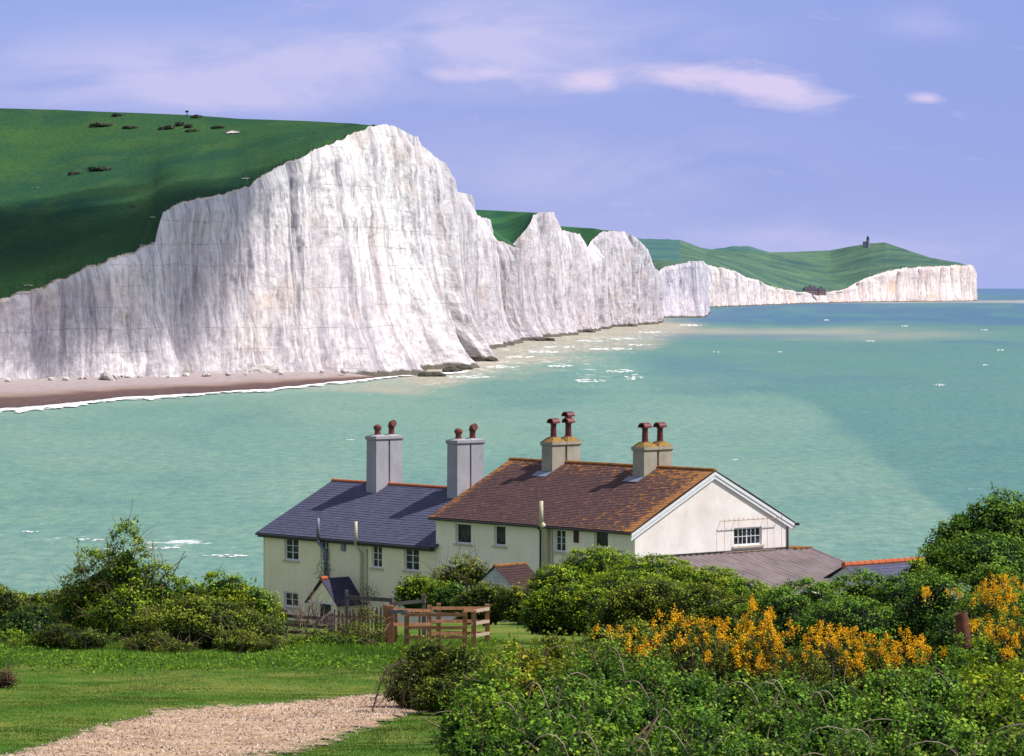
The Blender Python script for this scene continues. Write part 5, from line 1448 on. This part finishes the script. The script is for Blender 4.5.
bush('hawthorn_bush', 'dark low bush just behind the orange gorse, left part', G3, [(640,622,36,92,.7), (690,620,36,92,.7), (600,628,26,90,.7)], LF['olive'], s=.065, seed=45, tone=.36, twigs=60)
bush('hawthorn_bush', 'dark bush between olive mound and combed bush', G3, [(764,594,30,110,.7), (750,604,26,108,.7)], LF['bright'], s=.07, seed=46, tone=.38, twigs=40)
bush('bramble_bush', 'small leafy sprig in front of the rusty pipe', G3, [(960,640,12,71.5,.7)], LF['bramble'], s=.05, seed=48, tone=.45, twigs=20, gap=.3)
bush('bramble_bush', 'dark low bush behind the rusty pipe', G3, [(950,612,26,78,.7), (975,618,20,78,.7)], LF['dark'], s=.055, seed=47, tone=.40, twigs=60, twig_mat='dead_twig')
# gorse with orange flowers
def gorse(label, lobes, spikes, seed, s=.05, tone=.34, nspk=60, slen=.35, fl=1.0, leaf='olive'):
    e, L = bush('gorse_bush', label, 'flowering gorse bushes', lobes, LF[leaf], s=s, cover=1.5, seed=seed, tone=tone, twigs=120, twig_mat='dead_twig', twig_len=.4, gap=.15, lumps=.5)
    rs = np.random.RandomState(seed+100)
    org = np.array(e.location); PV = []; PF = []; PA = []; off = 0; mb = MB()
    for (px, py, spread, spready, d, n) in spikes:
        for i in range(n):
            qx = px+rs.normal()*spread*1.0; qy = py+rs.normal()*spready*.9; qd = d+rs.normal()*.35
            top = np.array([(qx-512)/F*qd, qd, CAMH-(qy-HOR)/F*qd])
            dr = np.array([rs.normal()*.28, rs.normal()*.28, 1.0]); dr /= np.linalg.norm(dr)
            if rs.rand() < .35: continue
            ln = slen*(.25+.45*rs.rand()); m_ = int(120*fl*(ln/.35))
            t = rs.rand(m_); rad = .068*(1.1-t*.7)
            pos = top-dr*ln*(1-t)[:, None]+rs.normal(size=(m_, 3))*rad[:, None]*.75
            V, Fa, v = leaf_mesh('f', pos, rs.normal(size=(m_, 3))+np.array([.3,-.4,.5]), .036*(.6+.7*rs.rand(m_)), np.clip(.5+.22*rs.normal(size=m_), 0, 1), .85, rs)
            PV.append(V); PF.append(Fa+off); PA.append(v); off += len(V)
            twig_poly(mb, top-org-dr*ln*1.9, dr, ln*1.9, .012, rs, 3, wig=.1, sides=3)
    me = np_mesh('flowers', np.concatenate(PV)-org, np.concatenate(PF), 4, {'v': np.concatenate(PA)})
    link('flowers', me, LF['flower'], e)
    mb.build('stem', M['bark'], e)
    return e
gorse('gorse with few orange flowers on the left of the orange drift', [(622,632,24,74,.8), (650,630,26,74,.8)], [(612,624,5,4,73,5),(632,632,5,7,73,5),(656,617,8,7,73.2,12),(650,638,9,7,72.8,10),(640,655,8,8,72.5,5)], 51)
gorse('tall gorse with orange flower spikes left of the dark combed bush', [(690,632,34,75,.8), (720,640,24,74,.8)], [(677,613,4,4,74.5,6),(698,624,10,6,74.5,14),(716,630,10,7,74.3,14),(690,640,9,8,74,8),(725,650,9,8,73.8,9),(735,632,7,6,74,8),(670,626,5,5,74,6)], 52)
gorse('tallest gorse thick with orange flowers', [(755,618,30,75,.8), (772,632,26,74.5,.8), (745,640,24,74,.8)], [(750,605,6,5,75,12),(772,612,5,4,75,8),(752,620,14,7,74.5,24),(768,630,12,8,74.3,18),(758,643,14,8,74,18),(742,655,12,8,73.8,14),(780,650,12,8,73.8,12),(765,664,14,6,73.5,10)], 53)
gorse('low gorse with a band of orange flowers under the combed bush', [(830,640,44,74,.7), (880,644,44,74,.7), (800,650,36,73,.7)], [(815,630,10,7,73.8,16),(838,634,12,8,73.8,22),(858,628,6,5,74,8),(870,640,10,7,73.8,14),(905,638,10,8,73.8,18),(922,646,7,6,73.6,10),(800,648,12,8,73.4,16),(845,654,16,7,73.2,20),(890,655,16,6,73.2,18),(925,655,9,5,73.2,8),(780,640,8,8,73.6,8)], 54)
gorse('gorse with orange flowers at the right edge under the tree', [(1000,592,30,80,.8), (972,600,22,80,.8), (1026,604,26,79,.8)], [(1000,582,9,6,80,30),(1010,592,8,6,79.8,22),(990,596,9,6,79.8,16),(962,592,9,4,80,10),(928,587,3,2,81,4),(1018,610,8,6,79.5,12),(1000,616,9,7,79,12)], 55, tone=.42, leaf='dark')
gorse('gorse flowering right beside the rusty pipe', [(1000,618,24,76,.7), (1022,622,20,76,.7), (984,630,18,75.5,.7)], [(985,630,9,5,75.5,16),(1003,634,8,4,75.3,12),(1012,622,6,5,75.8,8),(975,622,4,4,75.8,6),(1008,647,5,2,75,5),(1020,632,6,5,75.4,6)], 56, tone=.40, leaf='dark')
gorse('small gorse tip with two orange blooms at the bottom edge', [(590,758,16,52,.8)], [(594,753,5,2,51.5,5)], 57)
gorse('gorse sprig with orange blooms at the far right of the bramble bank', [(1022,690,14,58,.8)], [(1022,690,4,4,57.6,5)], 58, leaf='bramble')

# foreground
G4 = 'bramble bushes in the foreground'
e_, L_ = bush('bramble_bush', 'dark wind pruned bush beside the track with a drooping stem', G4, [(430,640,38,84,.8), (462,646,36,83,.8), (418,662,34,83.5,.8), (456,676,44,81,.7)], LF['olive'], s=.06, seed=61, tone=.33, twigs=220, lumps=.5, clump=.14, cover=2.4, spiky=6)
mb = MB(); rs = np.random.RandomState(3); org = np.array(e_.location)
def W(px, py, d): return np.array(P(px, py, d))-org
dr = [W(405,660,82), W(388,668,81.6), W(380,684,81.4), W(374,705,81.2), W(366,732,81)]
mb.tube(dr, [.03,.028,.022,.018,.01], 5)
for i in range(60):
    t = rs.rand()*3.9; k = int(t); p = dr[k]*(1-(t-k))+dr[k+1]*(t-k); twig_poly(mb, p, rs.normal(size=3)+np.array([0,0,-.2]), .18, .008, rs, 3, sides=3)
for i in range(16):
    p = W(392+rs.rand()*30, 668+rs.rand()*24, 82); twig_poly(mb, p, (-.8*rs.rand(), rs.normal()*.3, -.7), .9, .011, rs, 5, droop=.5, sides=3)
mb.build('stem', M['bark'], e_)
n = 130; tt = rs.rand(n)*3.99; k = tt.astype(int); drA = np.array(dr); pos = drA[k]*(1-(tt-k))[:, None]+drA[np.minimum(k+1, 4)]*(tt-k)[:, None]+rs.normal(size=(n, 3))*.07
V, Fa, v = leaf_mesh('f', pos, rs.normal(size=(n, 3)), .055*(.6+rs.rand(n)), np.clip(.3+.15*rs.normal(size=n), 0, 1), .6, rs)
link('leaves', np_mesh('leaves', V, Fa, 4, {'v': v}), LF['dark'], e_)

FG = [
 ('yellow green leafy bush at the left end of the orange gorse', [(556,613,38,68,.8), (528,625,34,67,.8), (586,623,32,68,.8), (545,641,44,66,.8)], 'yellow', .058, .42, 62, 24),
 ('yellow green shoots right of the timber pen', [(508,633,24,72,.8), (494,651,26,71,.8)], 'yellow', .055, .46, 63, 24),
 ('green bramble bush leaning over the turf, nearest the track', [(490,659,42,60,.8), (470,691,38,58,.8), (510,691,44,57,.8), (480,726,40,56,.8)], 'bramble', .062, .50, 64, 20),
 ('bramble bush with dead canes at the bottom centre', [(560,675,46,55,.8), (600,681,46,54,.8), (540,711,48,52,.8), (590,717,54,51,.8)], 'bramble', .060, .46, 65, 14),
 ('leafy bush behind the dead canes at centre', [(610,639,42,64,.8), (650,653,42,62,.8), (580,655,34,62,.8)], 'bramble', .055, .52, 66, 20),
 ('broad bramble bush in the middle of the bank', [(690,659,48,60,.8), (736,667,44,58,.8), (650,685,48,55,.8), (700,699,52,53,.8)], 'bramble', .058, .50, 67, 18),
 ('bramble bush with many leafless canes right of centre', [(790,663,48,60,.8), (836,667,48,59,.8), (770,695,50,55,.8), (826,703,52,53,.8)], 'bramble', .056, .46, 68, 12),
 ('bramble bush between the orange gorse band and the right edge', [(890,659,48,62,.8), (936,655,44,62,.8), (880,691,52,56,.8), (930,697,48,55,.8)], 'bramble', .058, .52, 69, 18),
 ('light green bramble bush at the right edge of the bank', [(980,643,40,64,.8), (1020,651,44,63,.8), (976,681,48,57,.8), (1024,691,50,56,.8)], 'bright', .060, .42, 70, 18),
 ('bramble bush filling the bottom right corner', [(960,723,54,49,.8), (1010,727,54,48,.8)], 'bramble', .060, .48, 71, 14),
 ('bramble bush at the bottom right of centre', [(860,729,54,49,.8), (900,731,48,48.5,.8)], 'bramble', .058, .46, 72, 14),
 ('bramble bush at the bottom middle', [(760,731,54,49,.8), (700,733,50,49,.8)], 'bramble', .060, .44, 73, 14),
 ('bramble bush at the very bottom left of the bank', [(640,735,48,49,.8), (585,739,38,49.5,.8)], 'bramble', .058, .40, 74, 12)]
rsf = np.random.RandomState(77)
for (lb, lobes, lf, s_, tn_, sd, spk) in FG:
    e_, L_ = bush('bramble_bush', lb, G4, lobes, LF[lf], s=s_*1.15, cover=1.9, seed=sd, tone=tn_, twigs=110, twig_mat='dead_twig', lumps=1.05, clump=.25, spiky=spk, twig_len=.55, gap=.12)
    # arching canes
    mb = MB(); org = np.array(e_.location)
    nc_ = {65: 7, 68: 6, 71: 4, 72: 3, 73: 3, 74: 4}.get(sd, 2)
    for i in range(nc_):
        lx = L_[rsf.randint(len(L_))]
        p0 = np.array([lx[0]+rsf.normal()*lx[3]*.6, lx[1]-lx[4]*.75, lx[2]+lx[5]*(.35+.3*rsf.rand())])
        sg = rsf.choice([-1, 1]); Lc = .25+.75*rsf.rand(); pts = []
        hgt = .25+.55*rsf.rand(); lean_ = rsf.normal()*.3
        for k in range(9):
            u = k/8; pts.append(p0-org+np.array([sg*Lc*(u**1.4)+lean_*.3*math.sin(u*5), -.25*math.sin(u*3), hgt*math.sin(u*math.pi*.8)*1.1-.10*u]))
        mb = MB(); mb.tube(pts, [.011-.006*k/8 for k in range(9)], 5)
        mb.build('cane', M['cane'], e_, smooth=True)

# rusty pipe in the thicket
rp = empty('rusty_pipe', (P(962,641,73)[0], 73, P(962,641,73)[2]), 0, 'rust red iron pipe end leaning in the thicket by the gorse', 'pipe')
mb = MB(); K = 16; vs = []
for (zz, off) in ((-.12, .05), (.02, .035), (.2, .02), (.38, 0), (.57, -.03)):
    for k in range(K):
        a = 2*math.pi*k/K; r = .135 if zz < .5 else .13
        vs.append((off+math.cos(a)*r, math.sin(a)*r, zz+(.05*math.cos(a) if zz > .55 else 0)))
for i in range(4):
    for k in range(K): 
        k2 = (k+1) % K; mb_f = (i*K+k, i*K+k2, (i+1)*K+k2, (i+1)*K+k); mb.f.append(mb_f); mb.mi.append(0)
mb.v = vs
# inner wall of pipe mouth
b = len(mb.v)
for (zz, r) in ((.57, .13), (.56, .11), (.2, .105)):
    for k in range(K):
        a = 2*math.pi*k/K; mb.v.append((-.03+math.cos(a)*r, math.sin(a)*r, zz+(.05*math.cos(a) if zz > .55 else 0)))
for i in range(2):
    for k in range(K): k2 = (k+1) % K; mb.f.append((b+i*K+k, b+i*K+k2, b+(i+1)*K+k2, b+(i+1)*K+k)); mb.mi.append(0)
mb.build('barrel', M['rust'], rp, smooth=True)
mb = MB(); mb.tube([(.045,0,-.08),(.045,0,-.03)], .15, 16); mb.build('collar', M['rust'], rp, smooth=False)

# ---------------------------------------------------------------- far things
# lighthouse
lx, ld, lz = P(866.5, 245.5, 7100+0)
d_ = 7950.; x_ = (867-512)/F*d_; z_ = CAMH-(245.3-HOR)/F*d_
lh = empty('lighthouse', (x_, d_, z_), 0, 'old round stone lighthouse tower with lantern on the far hilltop', 'lighthouse')
stone = simple('grey_blue_granite', (.24,.26,.32), (.18,.20,.26), .2, .9, .1)
def tubez(pts, m, name, par, n=16, ox=0.):
    mb = MB(); mb.tube([(ox, 0, z) for z, r in pts], [r for z, r in pts], n); return mb.build(name, m, par)
tubez([(-6,4.4),(0,4.2),(13,3.4),(13.5,4.2),(14.5,4.2)], stone, 'tower', lh, ox=2.)
tubez([(14.5,2.6),(18.5,2.6)], M['glass'], 'lantern', lh, ox=2.)
tubez([(18.5,3.1),(20.5,1.8),(21.5,.4)], stone, 'lantern_roof', lh, ox=2.)
mb = MB(); mb.box(-9, -1.5, -4, 4, -6, 7.5); mb.add([(-9.4,-4.3,7.5),(-1.2,-4.3,7.5),(-1.2,4.3,7.5),(-9.4,4.3,7.5),(-8,-2,9),(-2.4,-2,9),(-2.4,2,9),(-8,2,9)], [(0,1,5,4),(1,2,6,5),(2,3,7,6),(3,0,4,7),(4,5,6,7)])
mb.build('annex', stone, lh)
# houses at the gap
for i, (px, py, w_, h_, lb) in enumerate([(800,293,16,5,'leftmost brown house of the far gap, low and small'), (810,291.5,24,9,'wide brown house in the middle of the far gap'), (821,292,14,8,'narrow brown house at the right of the far gap')]):
    d_ = seaD(303.6)+75+i*8; x_ = (px-512)/F*d_; z_ = CAMH-(py+1.2-HOR)/F*d_
    e = empty('house', (x_, d_, z_-1), .2*i, lb, 'house', 'houses at the far gap')
    mb = MB(); mb.box(-w_/2, w_/2, -5, 5, -3, h_*.7); mb.build('wall', simple('brown_brick', (.30,.22,.22), (.22,.16,.16), .3), e)
    mb = MB(); mb.add([(-w_/2-.5,-5.5,h_*.7),(w_/2+.5,-5.5,h_*.7),(w_/2+.5,5.5,h_*.7),(-w_/2-.5,5.5,h_*.7),(-w_/2+2,0,h_*1.2+1),(w_/2-2,0,h_*1.2+1)], [(0,1,5,4),(2,3,4,5),(1,2,5),(3,0,4)]); rr = mb.build('roof', simple('dark_slate_far', (.07,.06,.09), (.05,.045,.07), .3), e)
    mb = MB(); mb.box(-1, 1, -1, 1, h_, h_*1.2+3.5); mb.build('chimney', simple('far_brick', (.2,.1,.08)), rr)
    for k in range(3):
        mb = MB(); xx = -w_/2+w_*(k+.5)/3; mb.box(xx-.8, xx+.8, -5.05, -5.003, 0.5, 2.8); mb.build('window', M['glass'], e)

# scrub on the big down, and the post on the skyline
def scrub(px, py, w_, h_, sd, label, leaf):
    p = hill_pt(px, py); d = p[1]-1; rs = np.random.RandomState(sd); n = 900
    x = (px-512)/F*d; z = CAMH-(py-HOR)/F*d
    rx = w_/F*d/2; hz = max(.5, h_/F*d*.7)
    e = empty('scrub', (x, d, z-hz*.3), 0, label, 'scrub', 'dark scrub patches on the big down')
    u = rs.normal(size=(n, 3)); u /= np.linalg.norm(u, axis=1)[:, None]
    pos = u*np.array([rx, rx*1.5, hz*.6])*(.3+.9*rs.rand(n, 1)**.7)*(.6+.8*fbm(u[:, :1]*2, u[:, 1:2]*2, sd % 17))+np.array([0, 0, .2])
    V, Fa, v = leaf_mesh('f', pos, u+rs.normal(size=(n, 3))*.4, .9*(.6+rs.rand(n)), np.clip(.4+.2*rs.normal(size=n), 0, 1), .8, rs)
    link('foliage', np_mesh('foliage', V, Fa, 4, {'v': v}), leaf, e)
sl_ = mat_leaf('scrub_leaf', (.05,.06,.03), (.13,.11,.06), (.22,.17,.09), .1)
for i, a in enumerate([(169,127.5,9,3,'reddish brown scrub patch, largest of the middle row on the down'), (162,129,5,2,'small dark scrub left of the largest patch'), (180,124,7,2.5,'round scrub patch just below the skyline post'),
                       (189,126.5,6,2,'small scrub patch right of the round one'), (192,131.5,11,2,'orange tinted low scrub patch below the others'), (219,128,12,2,'flat scrub patch above the white chalk scrape'),
                       (197,117,9,2,'scrub patch on the skyline right of the post'), (117,115.5,8,1.6,'scrub patch near the skyline on the left'), (103,125,20,2.6,'wide dark scrub patch on the left of the upper down'),
                       (130,128,12,2,'dark scrub patch between the wide one and the largest one'), (100,169,22,2.6,'long dark scrub patch alone halfway down the slope'), (74,174,10,1.4,'small dark scrub below the long patch')]):
    scrub(a[0], a[1], a[2], a[3], i+200, a[4], sl_)
p = hill_pt(187, 117); 
mb = MB(); mb.bar((0,0,-2), (0,0,2.6), .28); mb.box(-.6, .6, -.1, .1, 1.9, 2.5)
o = mb.build('signpost', simple('dark_post', (.03,.03,.03), (.05,.05,.05)), None, ((187-512)/F*p[1], p[1], CAMH-(117.5-HOR)/F*p[1])); tag(o, 'small dark signpost standing on the skyline of the down', 'signpost')

# ---------------------------------------------------------------- people on the beach
def person(px, py, rz, top, trous, label, pose='sit'):
    d = seaD(py)+2; x = (px-512)/F*d
    zb = 2.35
    if pose == 'sit':
        J = dict(pel=(0,0,.12), ch=(-.06,0,.42), nk=(-.04,0,.60), hd=(0,0,.74), lk=(.38,.10,.42), lf=(.62,.12,.06), lt=(.74,.12,.05), rk=(.40,-.12,.36), rf=(.68,-.14,.06), rt=(.80,-.14,.05),
                 ls=(-.05,.19,.54), le=(.10,.27,.34), lh=(.30,.20,.36), rs=(-.05,-.19,.54), re=(-.22,-.26,.30), rh=(-.26,-.27,.06))
    else:
        J = dict(pel=(0,0,.12), ch=(-.34,0,.22), nk=(-.50,0,.32), hd=(-.60,0,.42), lk=(.42,.10,.30), lf=(.76,.12,.07), lt=(.86,.12,.10), rk=(.44,-.12,.10), rf=(.86,-.12,.07), rt=(.94,-.12,.12),
                 ls=(-.44,.19,.30), le=(-.50,.30,.12), lh=(-.28,.34,.05), rs=(-.44,-.19,.28), re=(-.62,-.28,.08), rh=(-.40,-.34,.05))
    names = list(J); idx = {n: i for i, n in enumerate(names)}
    E = [('pel','ch'),('ch','nk'),('nk','hd'),('pel','lk'),('lk','lf'),('lf','lt'),('pel','rk'),('rk','rf'),('rf','rt'),('ch','ls'),('ls','le'),('le','lh'),('ch','rs'),('rs','re'),('re','rh')]
    Rd = dict(pel=.16, ch=.16, nk=.06, hd=.11, lk=.075, lf=.05, lt=.04, rk=.075, rf=.05, rt=.04, ls=.07, le=.05, lh=.04, rs=.07, re=.05, rh=.04)
    me = bpy.data.meshes.new('body'); me.from_pydata([J[n] for n in names], [(idx[a], idx[b]) for a, b in E], [])
    o = bpy.data.objects.new('person', me); COL.objects.link(o)
    sk = o.modifiers.new('s', 'SKIN'); me.skin_vertices
    for i, n in enumerate(names):
        me.skin_vertices[0].data[i].radius = (Rd[n], Rd[n]); me.skin_vertices[0].data[i].use_root = (n == 'pel')
    sb = o.modifiers.new('d', 'SUBSURF'); sb.levels = 1; sb.render_levels = 1
    dg = bpy.context.evaluated_depsgraph_get(); me2 = bpy.data.meshes.new_from_object(o.evaluated_get(dg))
    bpy.data.objects.remove(o)
    mats_ = [simple('cloth_top', top, tuple(c*.8 for c in top)), simple('cloth_trousers', trous, tuple(c*.7 for c in trous)), simple('skin', (.5,.3,.22), (.45,.27,.2)), simple('hair', (.04,.025,.02))]
    me2.materials.clear()
    for p_ in me2.polygons:
        c_ = p_.center; mi = 0
        if c_.x > .10 and pose == 'sit' and not (c_.z > .25 and abs(c_.y) > .17): mi = 1
        if pose != 'sit' and c_.x > .05: mi = 1
        hd_ = J['hd']; dist = math.dist(c_, hd_)
        if dist < .17: mi = 2 if c_.x > hd_[0]+.01 and c_.z < hd_[2]+.06 else 3
        p_.material_index = mi; p_.use_smooth = True
    o = link('person', me2, mats_, None, (x, d, zb), rz)
    tag(o, label, 'person', 'people resting on the beach')
person(84.5, 388.6, R(-30), (.65,.06,.03), (.03,.03,.05), 'person in a red top sitting on the shingle')
person(80.5, 388.8, R(200), (.03,.03,.05), (.02,.02,.03), 'person in black sitting left of the one in red')
person(121.5, 386.6, R(-60), (.03,.03,.05), (.02,.02,.03), 'person in dark clothes sitting upright on the shingle')
person(126.5, 386.6, R(10), (.02,.02,.03), (.03,.03,.04), 'person in dark clothes lying on the shingle', 'lie')

# ---------------------------------------------------------------- cloud that shades the big down (as in the photo)
def cloud(cx, cy, z, rx, ry, seed, label):
    import bmesh
    rs = np.random.RandomState(seed); bm = bmesh.new()
    for i in range(26):
        a = rs.rand()*6.28; r = rs.rand()**.5
        px_, py_ = cx+math.cos(a)*r*rx, cy+math.sin(a)*r*ry
        b = bmesh.ops.create_icosphere(bm, subdivisions=3, radius=1)['verts']
        s_ = (.28+.3*rs.rand())*min(rx, ry)*(1.15-r*.5)
        for v in b:
            n_ = float(fbm(v.co.x*1.5+i, v.co.y*1.5+v.co.z*1.5, i % 20, 3))
            v.co *= (.7+.6*n_); v.co.x = v.co.x*s_*1.3+px_; v.co.y = v.co.y*s_+py_; v.co.z = v.co.z*s_*.35+z
    me = bpy.data.meshes.new('cloud'); bm.to_mesh(me); bm.free()
    for p_ in me.polygons: p_.use_smooth = True
    m, nt, out = mat('cloud_white')
    b_ = bsdf(nt, out, (.85,.85,.87), 1.0, 0.0, noise(nt, coords(nt), .02, 5), .5, 8)
    lw = nd(nt, 'ShaderNodeLayerWeight', None, Blend=.5).outputs['Facing']
    nt.links.new(ramp(nt, lw, [(.2, .34), (.95, 0.)]), b_.inputs['Alpha'])
    return tag(link('cloud', me, m), label, kind='structure')
def shade(px, py, d, alt, rx, ry, seed, label):
    x, d, z = P(px, py, d); t = (alt-z)/math.tan(SUN_EL)
    cloud(x+SX*t, d+SY*t, alt, rx, ry, seed, label)
shade(-40, 250, 1050, 900, 75, 90, 5, 'white cumulus cloud overhead shading the lower slope of the big down')
